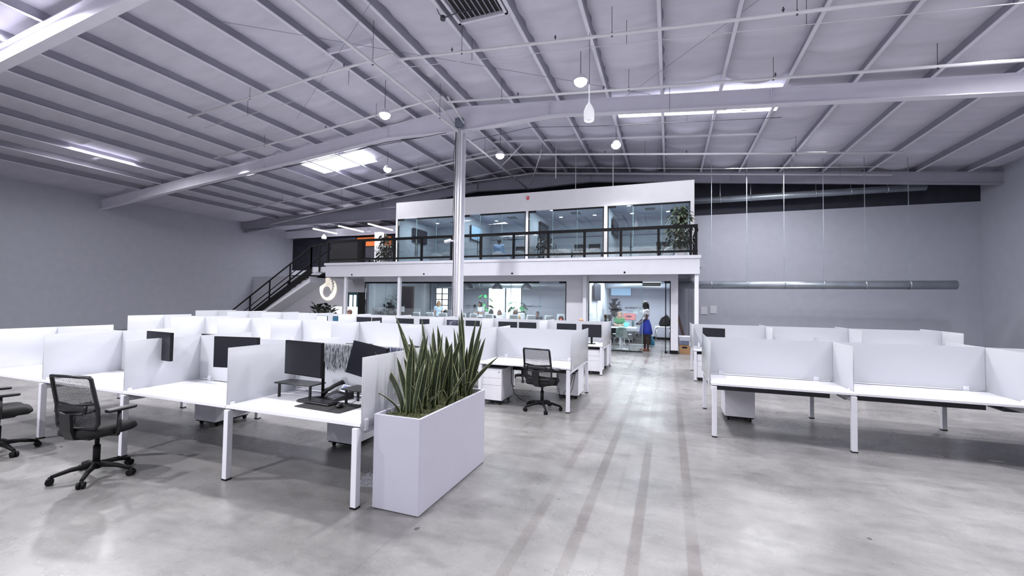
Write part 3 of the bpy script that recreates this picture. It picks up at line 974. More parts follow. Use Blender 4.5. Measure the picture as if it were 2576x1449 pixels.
# interior walls / windows of the lower room
wn = thing('window_7', None, None, (-8.5, 21.97, .25), kind='structure')
G().box(-.95, -.01, 0, .98, .0, 2.2).build('pane', M_WINDOW, wn)
G().box(.03, -.04, 0, .1, 0, 2.2).box(-.99, -.04, 0, -.95, 0, 2.2).box(.96, -.04, 0, 1.0, 0, 2.2).build('frame', mat('slate_frame', (70, 90, 98), .5), wn)
wn = thing('window_8', None, None, (-12.4, 21.97, 1.1), kind='structure')
G().box(-.38, -.01, 0, .38, 0, 1.35).build('pane', M_WINDOW, wn)
g = G().box(-.42, -.03, 0, -.38, 0, 1.35).box(.38, -.03, 0, .42, 0, 1.35).box(-.03, -.03, 0, .03, 0, 1.35)
for k in range(5): g.box(-.42, -.03, k * .335, .42, 0, k * .335 + .045)
g.build('frame', M_GREY, wn)
struct(G().box(-13.3, YW + .5, 0, -13.18, 21.9, 2.95), 'wall_glass_room_left', M_WALLB)
g = G().box(-12.62, 18.0, 0, -12.5, 18.1, 2.3).box(-11.9, 18.0, 0, -11.78, 18.1, 2.3).box(-12.62, 18.0, 2.3, -11.78, 18.1, 2.42)
o = g.build('door_frame', mat('brown_door_frame', (58, 44, 42), .5), None); o['kind'] = 'structure'; o.name = 'door_4'
G().box(-12.5, 18.03, 0, -11.9, 18.07, 2.3).build('leaf', mat('dark_brown_door', (44, 34, 36), .4), o)
G().box(-12.45, 18.0, 1.15, -12.28, 18.03, 1.42).build('notice', M_WHITE, o)
tag(G().box(-.75, -.02, 0, .75, .02, 1.7).build('whiteboard', mat('pale_board', (206, 222, 230), .3), None, (-11.9 + .3, 21.95 - .03, 5.0)) if False else G().box(-.5, -.02, 0, .5, .02, 1.4).build('pale_panel', mat('pale_board', (206, 222, 230), .3), None, (-13.7, 21.4, .9)), 'pale blue panel on the lobby wall beside the glass room', 'panel')

# glowing ring sign of six arcs
M_NEON = mat('warm_neon', (255, 240, 214), .5, emit=1.6, emit_col=(255, 236, 205))
t = thing('neon_swirl', 'glowing warm white swirl of nested arcs on the lobby wall', 'wall light', (-20.38, 21.475, 2.36))
for k in range(6):
    r_ = .70 - k * .062
    cx, cz = -.0 - k * .02, -k * .035
    a0, a1 = R(78 - k * 14), R(78 - k * 14 + 330)
    pts = [(cx + r_ * math.cos(a0 + (a1 - a0) * i / 40) * .93, 0, cz + r_ * math.sin(a0 + (a1 - a0) * i / 40)) for i in range(41)]
    G().tube(pts, .013, 6).build('arc', M_NEON, t)

# fire alarm
t = thing('fire_alarm', 'red fire alarm strobe on the upper white wall', 'alarm', (-5.58, YU, 6.04))
G().rbox(-.055, -.05, 0, .055, 0, .13, .01).build('body', mat('alarm_red', (186, 30, 44), .4), t)
G().box(-.03, -.065, .05, .03, -.05, .1).build('strobe', mat('strobe_glass', (240, 180, 190), .2), t)

# downlights of the upper rooms
DL = [(-11.2, 17.85), (-11.2, 19.2), (-9.68, 17.85), (-7.98, 17.8), (-8.0, 19.4), (-6.41, 17.8), (-4.76, 17.8), (-4.73, 19.35), (-3.18, 17.8), (-3.16, 19.3), (-1.54, 17.8), (-1.54, 19.39), (-.04, 17.8), (-.04, 19.39)]
rooms = ['first', 'second', 'third', 'fourth']
for k, (x, y) in enumerate(DL):
    rm = 0 if x < -9 else 1 if x < -5.6 else 2 if x < -2.4 else 3
    mid = (-10.5, -7.2, -3.95, -.8)[rm]
    t = thing('downlight', 'round ceiling downlight in the %s upper room from left, %s %s' % (rooms[rm], 'front' if y < 18.5 else 'back', 'left' if x < mid else 'right'), 'ceiling light', (x, y, 5.70), 0, 'upper room downlights')
    G().lathe([(.01, -.002), (.075, -.004), (.08, .02)], (0, 0, 0), 16).build('lens', M_DOWN, t)
    G().lathe([(.085, .0), (.10, 0), (.10, .02), (.085, .02)], (0, 0, 0), 16, caps=False).build('trim_ring', M_WHITE, t)
for x, y in ((-10.4, 18.1), (-7.2, 18.1), (-3.95, 18.1), (-.8, 18.1)):
    light('room_light', 'AREA', (x, y, 5.66), 75, 1.8, size_y=1.8, col=(.8, .92, 1.0))
for x, y in ((-9.9, 16.75), (-6.0, 16.75), (-1.35, 17.0), (-1.35, 19.6), (-8.0, 19.6)):
    light('room_light', 'AREA', (x, y, 2.82), 120, 2.6, size_y=.9, col=(.86, .95, 1.0))  # added fill for the lower rooms, placed to brighten the chair backs
light('lobby_light', 'AREA', (-17.5, 18.8, 2.7), 60, 4, size_y=2)
light('side_light', 'AREA', (3.5, 18.0, 7.0), 300, 3, size_y=2)  # added fill to brighten the pale wall right of the block
for k, (x, y, z) in enumerate(((-12.2, 17.6, 2.6), (-10.0, 18.0, 2.6), (-4.2, 18, 2.6), (-1.2, 18.2, 2.62))):
    t = thing('tube_light', ('short tube light in the glass room, leftmost', 'short tube light in the glass room, behind the first column gap', 'short tube light at the right end of the gigawatt room', 'bright tube light in the kilowatt room')[k], 'light', (x, y, z), 0)
    G().box(-.06, -.6, 0, .06, .6, .05).build('tube', M_TUBE, t)
    G().tube([(0, 0, .05), (0, 0, 2.95 - z)], .006, 5).build('hanger', M_GREY, t)
for k, (x, y) in enumerate(((-10.2, 19.3), (-7.0, 18.9), (-3.9, 18.7), (-.75, 18.7))):
    t = thing('ceiling_diffuser', 'square ceiling air diffuser in the %s upper room from left' % rooms[k], 'air diffuser', (x, y, 5.70))
    g = G()
    for i in range(3): g.box(-.2 + i * .06, -.2 + i * .06, -.004 - .003 * i, .2 - i * .06, .2 - i * .06, .02 - .003 * i)
    g.build('vanes', M_GREY if k else M_GREY, t)

# ================================================================== DESKS
BW, HD = 1.6, .82     # bay width, half depth of a double bench


def make_bay(right_end=True):
    """origin: floor under the middle of the bay"""
    t = thing('bench_desk', 'x', 'desk')
    h = BW / 2
    for s in (-1, 1):
        y0, y1 = sorted((s * .035, s * HD))
        G().box(-h + .004, y0, .677, h - .004, y1, .703).box(-h + .01, y0 + .006, .674, h - .01, y1 - .006, .6775, 1).build('desktop', [M_WHITE, M_GREY], t)  # second slot darkens the underside to deepen the shade beneath
    G().box(-h + .03, -.25, .60, h - .03, -.21, .66).box(-h + .03, .21, .60, h - .03, .25, .66).build('rail', M_WMETAL, t)
    G().box(-h + .08, -.13, .50, h - .08, .13, .515).box(-h + .08, -.14, .50, h - .08, -.13, .58).box(-h + .08, .13, .50, h - .08, .14, .58).build('cable_tray', M_GREY, t)

    def frame(x):
        for s in (-1, 1):
            lg = G().box(x - .028, s * (HD - .005) - .028, .012, x + .028, s * (HD - .005) + .028, .665).build('leg', M_WMETAL, t, bevel=.004)
            G().box(x - .03, s * (HD - .005) - .03, 0, x + .03, s * (HD - .005) + .03, .014).build('foot', M_BLACK, lg)
        G().box(x - .026, -HD + .03, .60, x + .026, HD - .03, .655).build('cross_beam', M_WMETAL, t, bevel=.003)

    def screen(x):
        G().rbox(-.0065, -HD + .01, .66, .0065, HD - .12, 1.257, .003).build('side_screen', M_FROST, t, loc=(x, 0, 0))
        for yy in (-HD + .06, HD - .2):
            G().box(x - .02, yy - .02, .64, x + .02, yy + .02, .73).build('screen_clip', M_WMETAL, t)
    frame(-h + .04)
    screen(-h)
    if right_end:
        frame(h - .04); screen(h)
    G().box(-h + .01, -.0065, .72, h - .01, .0065, 1.257).build('centre_screen', M_FROST, t)
    for xx in (-h + .2, h - .2):
        G().box(xx - .03, -.015, .69, xx + .03, .015, .76).build('screen_clip', M_WMETAL, t)
    return t


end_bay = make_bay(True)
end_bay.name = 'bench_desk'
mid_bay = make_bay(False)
used = {'e': False, 'm': False}


def place_bay(kind, x, y, label, rz=0):
    src = end_bay if kind == 'e' else mid_bay
    if not used[kind]:
        used[kind] = True
        src.location = (x, y, 0); src.rotation_euler = (0, 0, rz); src['label'] = label; src['group'] = 'bench desks'
        return src
    return dup(src, (x, y, 0), rz, label, 'bench desks')


AX, BX, CX_ = -2.425, -1.455, -1.49
AY, BY, CY_ = 3.78, 7.52, 11.27
for (nm, x1, y, nb) in (('nearest', AX, AY, 4), ('middle', BX, BY, 7), ('farthest', CX_, CY_, 9)):
    for k in range(nb):
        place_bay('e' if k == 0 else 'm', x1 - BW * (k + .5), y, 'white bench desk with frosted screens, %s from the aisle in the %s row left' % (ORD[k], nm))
for (nm, x0, y) in (('nearer', .53, 7.1), ('farther', .53, 11.45)):
    for k in range(3):
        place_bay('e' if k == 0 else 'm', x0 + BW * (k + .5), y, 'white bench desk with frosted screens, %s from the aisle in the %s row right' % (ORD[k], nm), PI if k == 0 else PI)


# ---- pedestals (drawers face -y)
def make_ped():
    t = thing('drawer_pedestal', 'x', 'drawer unit')
    G().box(-.2, -.24, .07, .2, .27, .60).build('body', M_WMETAL, t, bevel=.003)
    z = .585
    for k, hh in enumerate((.135, .12, .25)):
        d = G().box(-.195, -.262, z - hh, .195, -.242, z - .004).build('drawer', M_WHITE, t, bevel=.002)
        z -= hh
    G().tube([(.15, -.262, .555), (.15, -.272, .555)], .008, 8).build('lock', M_BLACK, t)
    G().box(-.19, -.22, .05, .19, .25, .07).build('plinth', M_BLACK, t)
    for sx in (-1, 1):
        for sy in (-1, 1):
            G().tube([(sx * .15 - .012, sy * .2, .025), (sx * .15 + .012, sy * .2, .025)], .025, 10).box(sx * .15 - .01, sy * .2 - .012, .03, sx * .15 + .01, sy * .2 + .012, .06).build('caster', M_BLACK, t)
    return t


ped = make_ped(); pu = [False]


def place_ped(x, y, rz, label):
    if not pu[0]:
        pu[0] = True
        ped.location = (x, y, 0); ped.rotation_euler = (0, 0, rz); ped['label'] = label; ped['group'] = 'drawer pedestals'; return ped
    return dup(ped, (x, y, 0), rz, label, 'drawer pedestals')


place_ped(-2.83, 6.98, 0, 'white three drawer pedestal under the middle row desk, left of the mesh chair')
place_ped(-1.72, 7.92, PI, 'white drawer pedestal seen from behind, right of the mesh chair')
place_ped(-1.74, 10.78, 0, 'white three drawer pedestal under the farthest row at the aisle end')
place_ped(-1.74, 11.80, PI, 'white drawer pedestal on the far side of the farthest row, at the aisle end')
place_ped(.80, 10.92, 0, 'white drawer pedestal at the right edge under the farther right hand desk')
place_ped(-3.6, 4.32, PI, 'drawer pedestal in the shade under the nearest left desk')
place_ped(-4.45, 6.98, 0, 'drawer pedestal under the middle row, hidden behind the planter')
place_ped(-5.9, 4.32, PI, 'drawer pedestal under the nearest row at the far left')
place_ped(1.0, 7.5, PI, 'drawer pedestal under the nearer right hand desk')


# ---- task chair, facing +y
def make_chair():
    t = thing('task_chair', 'x', 'office chair')
    b = G()
    for k in range(5):
        a = R(90 + 72 * k)
        d = Vector((math.cos(a), math.sin(a), 0))
        b.tube([d * .03 + Vector((0, 0, .115)), d * .17 + Vector((0, 0, .105)), d * .30 + Vector((0, 0, .07))], [.028, .022, .016], 8)
    b.lathe([(.04, .08), (.045, .13), (.03, .15)], (0, 0, 0), 14)
    b.build('star_base', M_BLACK, t)
    for k in range(5):
        a = R(90 + 72 * k)
        d = Vector((math.cos(a), math.sin(a), 0)) * .305; n = Vector((-math.sin(a), math.cos(a), 0))
        c = Vector((d.x, d.y, .03))
        G().tube([c - n * .028, c - n * .006], .03, 14).tube([c + n * .006, c + n * .028], .03, 14).tube([c + Vector((0, 0, 0)), c + Vector((0, 0, .045))], .012, 8).build('caster', M_BLACK, t)
    G().tube([(0, 0, .12), (0, 0, .30)], .028, 12).tube([(0, 0, .28), (0, 0, .41)], .018, 12).build('gas_lift', M_BLACK, t)
    G().rbox(-.09, -.14, .385, .09, .13, .43, .03).tube([(-.08, 0, .40), (-.25, .02, .395)], .006, 6).rbox(-.29, -.0, .385, -.235, .035, .405, .008).build('tilt_mechanism', M_PLASTIC, t)
    # seat
    g = G()
    rings = []
    for (sc_, z) in ((.90, .425), (1.0, .445), (1.0, .475), (.96, .50), (.8, .512)):
        ring = []
        for k in range(28):
            a = 2 * PI * k / 28
            ex = abs(math.cos(a)) ** .5 * (1 if math.cos(a) > 0 else -1); ey = abs(math.sin(a)) ** .55 * (1 if math.sin(a) > 0 else -1)
            ring.append(Vector((.245 * sc_ * ex, .01 + .235 * sc_ * ey, z - (.02 if ey > .8 else 0) * (1 if z > .45 else .3))))
        rings.append(ring)
    g.loft(rings)
    g.build('seat', M_SEAT, t)
    # back frame: leaning rounded rectangle
    def bp(x, z):
        f = (z - .50) / .5
        return Vector((x * (1 + .0 * f), -.205 - .07 * f + .035 * (abs(x) / .23) ** 2 - .03 * math.exp(-((z - .62) / .1) ** 2) * 0 + .02 * math.sin(max(0, min(1, f)) * PI), z))
    out = [(-.21, .52), (-.235, .56), (-.235, .70), (-.225, .98), (-.215, 1.0), (.215, 1.0), (.225, .98), (.235, .70), (.235, .56), (.21, .52), (0, .51)]
    g = G(); pts = [bp(x, z) for x, z in out] + [bp(*out[0])]
    g.tube(pts, .017, 8, sq=False)
    g.tube([bp(-.225, .745), bp(0, .735), bp(.225, .745)], .013, 6)
    g.build('back_frame', M_PLASTIC, t)
    g = G()
    nxx, nzz = 10, 12
    vs = [bp(-.215 + .43 * i / nxx, .53 + .46 * j / nzz) for j in range(nzz + 1) for i in range(nxx + 1)]
    g.add(vs, [(j * (nxx + 1) + i, j * (nxx + 1) + i + 1, (j + 1) * (nxx + 1) + i + 1, (j + 1) * (nxx + 1) + i) for j in range(nzz) for i in range(nxx)], 0, True)
    g.build('back_mesh', M_NET, t)
    # lumbar and spine
    g = G()
    for s in (-1, 1):
        g.tube([bp(s * .22, .69) + Vector((0, -.01, 0)), bp(s * .12, .66) + Vector((0, -.03, 0)), bp(0, .65) + Vector((0, -.045, 0))], .013, 8)
    g.rbox(-.17, -.235, .66, .17, -.222, .735, .02)
    g.build('lumbar_support', M_PLASTIC, t)
    g = G()
    sp = [(-.265, .66, .055), (-.262, .60, .06), (-.25, .50, .055), (-.22, .42, .05), (-.12, .395, .045)]
    rings = [[Vector((sx * w_, y + dy, z)) for sx, dy in ((-1, -.012), (1, -.012), (1, .014), (-1, .014))] for y, z, w_ in sp]
    g.loft(rings, smooth=False)
    g.build('spine', M_PLASTIC, t)
    for s in (-1, 1):
        G().tube([(s * .12, -.02, .42), (s * .26, -.02, .43), (s * .275, -.02, .48), (s * .275, -.02, .655)], [.02, .02, .02, .016], 8).rbox(s * .275 - .04, -.13, .655, s * .275 + .04, .12, .685, .018).build('armrest', M_PLASTIC, t)
    return t


chair = make_chair(); cu = [False]


def place_chair(x, y, rz, label):
    if not cu[0]:
        cu[0] = True
        chair.location = (x, y, 0); chair.rotation_euler = (0, 0, rz); chair['label'] = label; chair['group'] = 'black task chairs'; return chair
    return dup(chair, (x, y, 0), rz, label, 'black task chairs')


place_chair(-1.93, 6.74, R(-9), 'black mesh back task chair at the aisle end of the middle row')
place_chair(-4.9, 6.05, R(16), 'black task chair whose back top shows above the tilted monitor')
place_chair(-3.75, 6.2, R(-30), 'black task chair mostly hidden behind the snake plants')
place_chair(-4.25, 8.9, R(170), 'black task chair on the far side of the middle row, behind the planter')
place_chair(-3.05, 9.05, R(200), 'black task chair on the far side of the middle row, behind the mesh chair')
place_chair(-3.95, 4.95, R(180), 'black task chair tucked under the far side of the nearest row')
place_chair(-5.2, 2.55, R(10), 'black task chair in front of the nearest row at far left')
place_chair(-6.9, 2.5, R(-14), 'black task chair in front of the nearest row, second at far left')
place_chair(-8.6, 6.2, R(10), 'black task chair in front of the middle row at far left')


# ---- monitors, screen faces -y
def make_monitor(w_=.54, h_=.32, lift=.17):
    t = thing('monitor', 'x', 'monitor')
    G().rbox(-w_ / 2, -.012, lift, w_ / 2, .022, lift + h_, .006).build('screen_housing', M_BLACK, t)
    G().box(-w_ / 2 + .008, -.0135, lift + .012, w_ / 2 - .008, -.012, lift + h_ - .008).build('display', M_SCREEN, t)
    G().box(-.028, .022, .01, .028, .04, lift + h_ * .5).lathe([(.012, 0), (.012, .01)], (0, .012, lift - .05), 8).build('stand', M_BLACK, t)
    G().rbox(-.11, -.08, 0, .11, .11, .012, .03).build('base', M_BLACK, t)
    return t


mon = make_monitor(); mu = [False]


def place_mon(x, y, z, rz, label, s=1.0, display=None):
    if not mu[0]:
        mu[0] = True
        o = mon; o.location = (x, y, z); o.rotation_euler = (0, 0, rz); o['label'] = label; o['group'] = 'black monitors'
    else:
        o = dup(mon, (x, y, z), rz, label, 'black monitors')
    o.scale = (s, 1, 1)
    if display:
        for c in o.children:
            if c.name.startswith('display'):
                c.data = c.data.copy(); c.data.materials[0] = display
    return o


def galaxy():
    m = bpy.data.materials.new('night_mountain_wallpaper'); m.use_nodes = True
    nt = m.node_tree; b = nt.nodes['Principled BSDF']
    tc = nt.nodes.new('ShaderNodeTexCoord'); n = nt.nodes.new('ShaderNodeTexNoise'); n.inputs['Scale'].default_value = 5; n.inputs['Detail'].default_value = 5
    cr = nt.nodes.new('ShaderNodeValToRGB'); nt.links.new(tc.outputs['Object'], n.inputs[0]); nt.links.new(n.outputs[0], cr.inputs[0])
    cr.color_ramp.elements[0].position = .45; cr.color_ramp.elements[0].color = (.01, .012, .03, 1)
    cr.color_ramp.elements[1].position = .72; cr.color_ramp.elements[1].color = (.55, .5, .7, 1)
    e = cr.color_ramp.elements.new(.55); e.color = (.06, .06, .1, 1)
    nt.links.new(cr.outputs[0], b.inputs['Emission Color']); b.inputs['Emission Strength'].default_value = .8
    b.inputs['Base Color'].default_value = (.01, .01, .02, 1)
    return m


DZ = .703
for (x, y, rz, lab, s, dp) in (
        (-4.12, 10.9, 0, 'black monitor above the middle row screen, left one of the pair left of centre', 1, None),
        (-3.55, 10.9, 0, 'black monitor above the middle row screen, right one of the pair left of centre', .9, None),
        (-2.49, 10.9, 0, 'black monitor behind the mesh chair, in the farthest row', .95, None),
        (-1.83, 10.85, R(4), 'black monitor on a stand at the aisle end of the farthest row', .9, None),
        (-5.72, 10.9, 0, 'monitor showing a night sky wallpaper behind the snake plants', 1, galaxy()),
        (-5.17, 10.9, 0, 'black monitor right of the night sky monitor', .8, None),
        (-7.40, 10.9, 0, 'black monitor in the farthest row, third bay left of the column', 1.1, None),
        (-6.72, 10.9, R(30), 'narrow looking turned monitor directly left of the column foot', .55, None),
        (-8.9, 10.9, 0, 'black monitor in the farthest row, under the doors of the glass room', 1, None),
        (-8.33, 10.9, R(60), 'monitor turned edge on in the farthest row at left', .8, None),
        (-10.0, 10.9, 0, 'small teal lit monitor in the farthest row at far left', .4, mat('teal_display', (40, 78, 100), .3, emit=.25, emit_col=(40, 90, 120))),
        (-10.55, 10.9, 0, 'monitor with a pale blue display at the left picture edge', .8, mat('pale_display', (190, 215, 230), .3, emit=.6, emit_col=(200, 222, 238))),
        (.98, 11.0, R(-20), 'black monitor at the right edge on the farther right hand desk', .9, None)):
    place_mon(x, y, DZ, rz, lab, s, dp)


# phone-side monitors of the nearest row hang on arms
def arm_monitor(x, y, rz, tilt, zc, w_, h_, label, foot):
    t = thing('arm_monitor', label, 'monitor', (foot[0], foot[1], DZ))
    M = RZ(rz) @ RX(tilt) @ RY(-tilt * .45)
    c = Vector((x - foot[0], y - foot[1], zc - DZ))
    def tr(p): return M @ Vector(p) + c
    for nm, b_, mt in (('screen_housing', (-w_ / 2, -.012, -h_ / 2, w_ / 2, .018, h_ / 2), M_BLACK), ('display', (-w_ / 2 + .008, -.0135, -h_ / 2 + .01, w_ / 2 - .008, -.0115, h_ / 2 - .008), M_SCREEN)):
        g = G().box(*b_); g.v = [tuple(tr(v)) for v in g.v]; g.build(nm, mt, t)
    G().tube([tr((0, .018, 0)), tr((0, .06, 0)), (c.x * .4, c.y * .4 + .05, c.z), (0, 0, c.z * .8), (0, 0, 0)], .016, 8).lathe([(.05, 0), (.05, .015)], (0, 0, 0), 14).build('arm', M_BLACK, t)
    return t


arm_monitor(-2.745, 3.42, R(-12), R(-12), 1.155, .50, .32, 'tilted black monitor standing behind the frosted side screen of the nearest desk', (-2.72, 3.62))
arm_monitor(-3.33, 3.22, R(-8), 0, 1.165, .54, .33, 'black monitor at the left picture edge on the nearest desk', (-3.4, 3.55))
arm_monitor(-4.35, 3.3, R(10), 0, 1.16, .54, .33, 'black monitor on the nearest row, just beyond the left picture edge', (-4.4, 3.6))
arm_monitor(-5.7, 3.35, R(-6), 0, 1.16, .54, .33, 'black monitor on the nearest row, farthest left', (-5.7, 3.6))

# tinsel curtain taped on the centre screen
def tinsel_mat():
    m = bpy.data.materials.new('silver_tinsel'); m.use_nodes = True
    nt = m.node_tree; b = nt.nodes['Principled BSDF']
    tc = nt.nodes.new('ShaderNodeTexCoord'); mp = nt.nodes.new('ShaderNodeMapping'); mp.inputs['Scale'].default_value = (190, 190, 22)
    n = nt.nodes.new('ShaderNodeTexNoise'); n.inputs['Scale'].default_value = 1; n.inputs['Detail'].default_value = 3
    nt.links.new(tc.outputs['Object'], mp.inputs[0]); nt.links.new(mp.outputs[0], n.inputs[0])
    cr = nt.nodes.new('ShaderNodeValToRGB'); nt.links.new(n.outputs[0], cr.inputs[0])
    cr.color_ramp.elements[0].position = .42; cr.color_ramp.elements[0].color = (.02, .022, .03, 1)
    cr.color_ramp.elements[1].position = .6; cr.color_ramp.elements[1].color = (.75, .77, .82, 1)
    e = cr.color_ramp.elements.new(.5); e.color = (.2, .22, .25, 1)
    nt.links.new(cr.outputs[0], b.inputs['Base Color']); b.inputs['Metallic'].default_value = .5; b.inputs['Roughness'].default_value = .35
    return m


TIN = tinsel_mat()


def tinsel(x0, x1, y, ztop, label, mt=TIN, ln=.28):
    g = G(); rnd = random.Random(int(x0 * 100))
    n = int((x1 - x0) / .006)
    for k in range(n):
        x = x0 + (x1 - x0) * k / n + rnd.uniform(-.003, .003)
        l_ = ln * rnd.uniform(.88, 1.06); y_ = y + rnd.uniform(-.012, 0)
        pts = []
        for i in range(6):
            f = i / 5
            xx = x + math.sin(f * 5 + k) * .003
            a = rnd.uniform(-1, 1) * 1.2
            pts.append(((xx - .0028 * math.cos(a), y_ - .0028 * math.sin(a), ztop - l_ * f), (xx + .0028 * math.cos(a), y_ + .0028 * math.sin(a), ztop - l_ * f)))
        vs = [p for q in pts for p in q]
        g.add(vs, [(2 * i, 2 * i + 1, 2 * i + 3, 2 * i + 2) for i in range(5)], 0)
    o = g.build('tinsel_curtain', mt)
    tag(o, label, 'decoration', kind='stuff')
    return o


tinsel(-3.7, -3.0, AY - .02, 1.25, 'silver tinsel fringe hanging on the nearest desk screen between the monitors')
tinsel(-2.75, -2.42, AY - .02, 1.25, 'blue silver tinsel fringe right of the tilted monitor', mat('blue_tinsel', (70, 75, 130), .3, .6, ns=160, na=.8, stretch=(1, 1, .2)), .2)

# desk objects on the nearest desk
t = thing('desk_phone', 'black desk phone with a blue display and raised handset', 'telephone', (-3.27, 3.62, DZ), R(-18))
G().prism([(-.12, 0), (.11, 0), (.11, .075), (-.12, .02)], -.13, .13, ax='x').build('body', M_PLASTIC, t)
G().box(-.045, -.0, 0, .13, .085, .012, rot=RX(R(42)), piv=(0, 0, 0)).build('display_panel', mat('silver_plastic', (190, 192, 200), .3, .3), t, loc=(0, .035, .065))
G().box(-.005, .015, .012, .09, .075, .0135, rot=RX(R(42)), piv=(0, 0, 0)).build('display', mat('phone_display', (60, 90, 150), .3, emit=.3, emit_col=(70, 100, 170)), t, loc=(0, .035, .065))
g = G()
for i in range(3):
    for j in range(4):
        g.box(-.01 + i * .028, -.095 + j * .026, .028 + j * .0062, .008 + i * .028, -.08 + j * .026, .036 + j * .0062)
for i in range(2):
    for j in range(4):
        g.box(.085 + i * .02, -.095 + j * .026, .028 + j * .0062, .097 + i * .02, -.083 + j * .026, .034 + j * .0062)
g.build('keypad', M_MID, t)
G().tube([(-.09, -.11, .05), (-.09, -.07, .085), (-.09, .02, .12), (-.09, .1, .145), (-.09, .12, .125)], [.026, .024, .019, .026, .02], 10).build('handset', M_PLASTIC, t)
pts = [(-.1 + .012 * math.cos(i * 1.1) - i * .001, -.12 - .0015 * i, .012 + .012 * math.sin(i * 1.1) + .008) for i in range(60)]
G().tube(pts, .003, 5).build('cord', M_PLASTIC, t)
t = thing('monitor_riser', 'small black riser shelf beside the desk phone', 'shelf', (-2.85, 3.5, DZ), R(-8))
G().rbox(-.2, -.1, .145, .3, .12, .158, .01).build('shelf', M_PLASTIC, t)
G().box(-.17, -.07, 0, -.15, -.05, .146).build('leg', M_PLASTIC, t)
G().box(.25, -.07, 0, .27, -.05, .146).build('leg', M_PLASTIC, t)
G().box(-.17, .08, 0, -.15, .1, .146).build('leg', M_PLASTIC, t)
t = thing('monitor_riser', 'black riser shelf at the left picture edge near the keyboard', 'shelf', (-3.62, 3.5, DZ), 0)
G().rbox(-.3, -.1, .145, .2, .12, .158, .01).build('shelf', M_PLASTIC, t)
G().box(.15, -.07, 0, .17, -.05, .146).build('leg', M_PLASTIC, t)
G().box(-.27, -.07, 0, -.25, -.05, .146).build('leg', M_PLASTIC, t)
o = G().rbox(-.30, -.17, 0, .30, .17, .004, .03).build('mouse_mat', mat('black_rubber', (16, 16, 20), .7), None, (-3.1, 3.33, DZ), R(-4)); tag(o, 'black desk mat under the keyboard and mouse', 'mouse mat')
t = thing('keyboard', 'black keyboard on the nearest desk at the left edge', 'keyboard', (-3.30, 3.38, DZ + .004), R(-4))
G().rbox(-.22, -.07, 0, .22, .07, .018, .008).build('body', M_PLASTIC, t)
g = G()
for i in range(15):
    for j in range(5):
        g.box(-.208 + i * .028, -.06 + j * .025, .018, -.185 + i * .028, -.041 + j * .025, .026)
g.build('keys', mat('keycap', (34, 34, 40), .35), t)
t = thing('computer_mouse', 'black computer mouse on the dark desk mat', 'mouse', (-2.975, 3.33, DZ + .004), R(25))
G().ell((0, 0, .016), (.033, .058, .02)).build('shell', mat('glossy_black', (16, 16, 22), .18), t)
G().box(-.004, .02, .03, .004, .045, .037).build('wheel', M_MID, t)
t = thing('dried_flowers', 'small bunch of pale dried flowers on the black riser', 'flowers', (-2.74, 3.5, DZ + .158))
rnd = random.Random(3)
g = G(); gl_ = G()
for k in range(26):
    a = rnd.uniform(0, 2 * PI); q = rnd.uniform(.01, .055); h_ = rnd.uniform(.08, .19)
    g.tube([(0, 0, 0), (q * .5 * math.cos(a), q * .5 * math.sin(a), h_ * .5), (q * math.cos(a), q * math.sin(a), h_)], .0018, 4)
    gl_.ell((q * math.cos(a), q * math.sin(a), h_), (.009, .009, .014), 6, 4)
g.build('stems', mat('dry_stem', (120, 122, 84), .8), t); gl_.build('blooms', mat('dry_bloom', (206, 204, 178), .8), t)
o = G().tube([(0, 0, .005), (.06, .03, .06), (.12, .1, .1), (.16, .05, .06), (.12, -.05, .006), (.05, -.12, .005)], .003, 6).build('white_cable', M_GREY, None, (-2.95, 3.45, DZ)); tag(o, 'thin cable looping on the nearest desk under the riser', 'cable')
o = G().tube([(-2.6, 7.1, .60), (-2.58, 7.05, .35), (-2.5, 7.0, .16), (-2.4, 7.0, .08), (-2.25, 7.0, .02), (-2.0, 7.1, .008)], .006, 6).build('floor_cable', M_BLACK); tag(o, 'thin black cable looping beside the left pedestal of the middle row', 'cable')
o = G().tube([(-1.5, 7.2, .60), (-1.55, 7.1, .35), (-1.65, 7.05, .22), (-1.6, 7.1, .12), (-1.52, 7.15, .3), (-1.48, 7.2, .58)], .005, 6).tube([(-1.75, 7.1, .3), (-1.7, 7.05, .14), (-1.6, 7.05, .07), (-1.53, 7.1, .2)], .005, 6).build('hanging_cable', M_BLACK); tag(o, 'thin black cables hanging beside the right pedestal of the middle row', 'cable')
for (x, y) in ((-2.75, 7.35), (-2.2, 7.35)):
    o = G().box(-.17, -.05, 0, .17, .05, .05).tube([(-.1, 0, .04), (-.3, -.03, .0), (-.4, 0, .07)], .008, 6).build('power_strip', M_BLACK, None, (x, y, .516)); tag(o, 'black power strip under the middle row desktop, %s' % ('nearer the left pedestal' if x < -2.5 else 'behind the mesh chair'), 'power strip')
o = G().rbox(-.16, -.2, 0, .14, .16, .008, .02).build('speckled_mat', mat('speckled', (150, 150, 158), .7, ns=60, na=.6), None, (-2.66, 3.53, 0), R(12)); tag(o, 'small light speckled mat on the floor between desk leg and planter', 'mat')

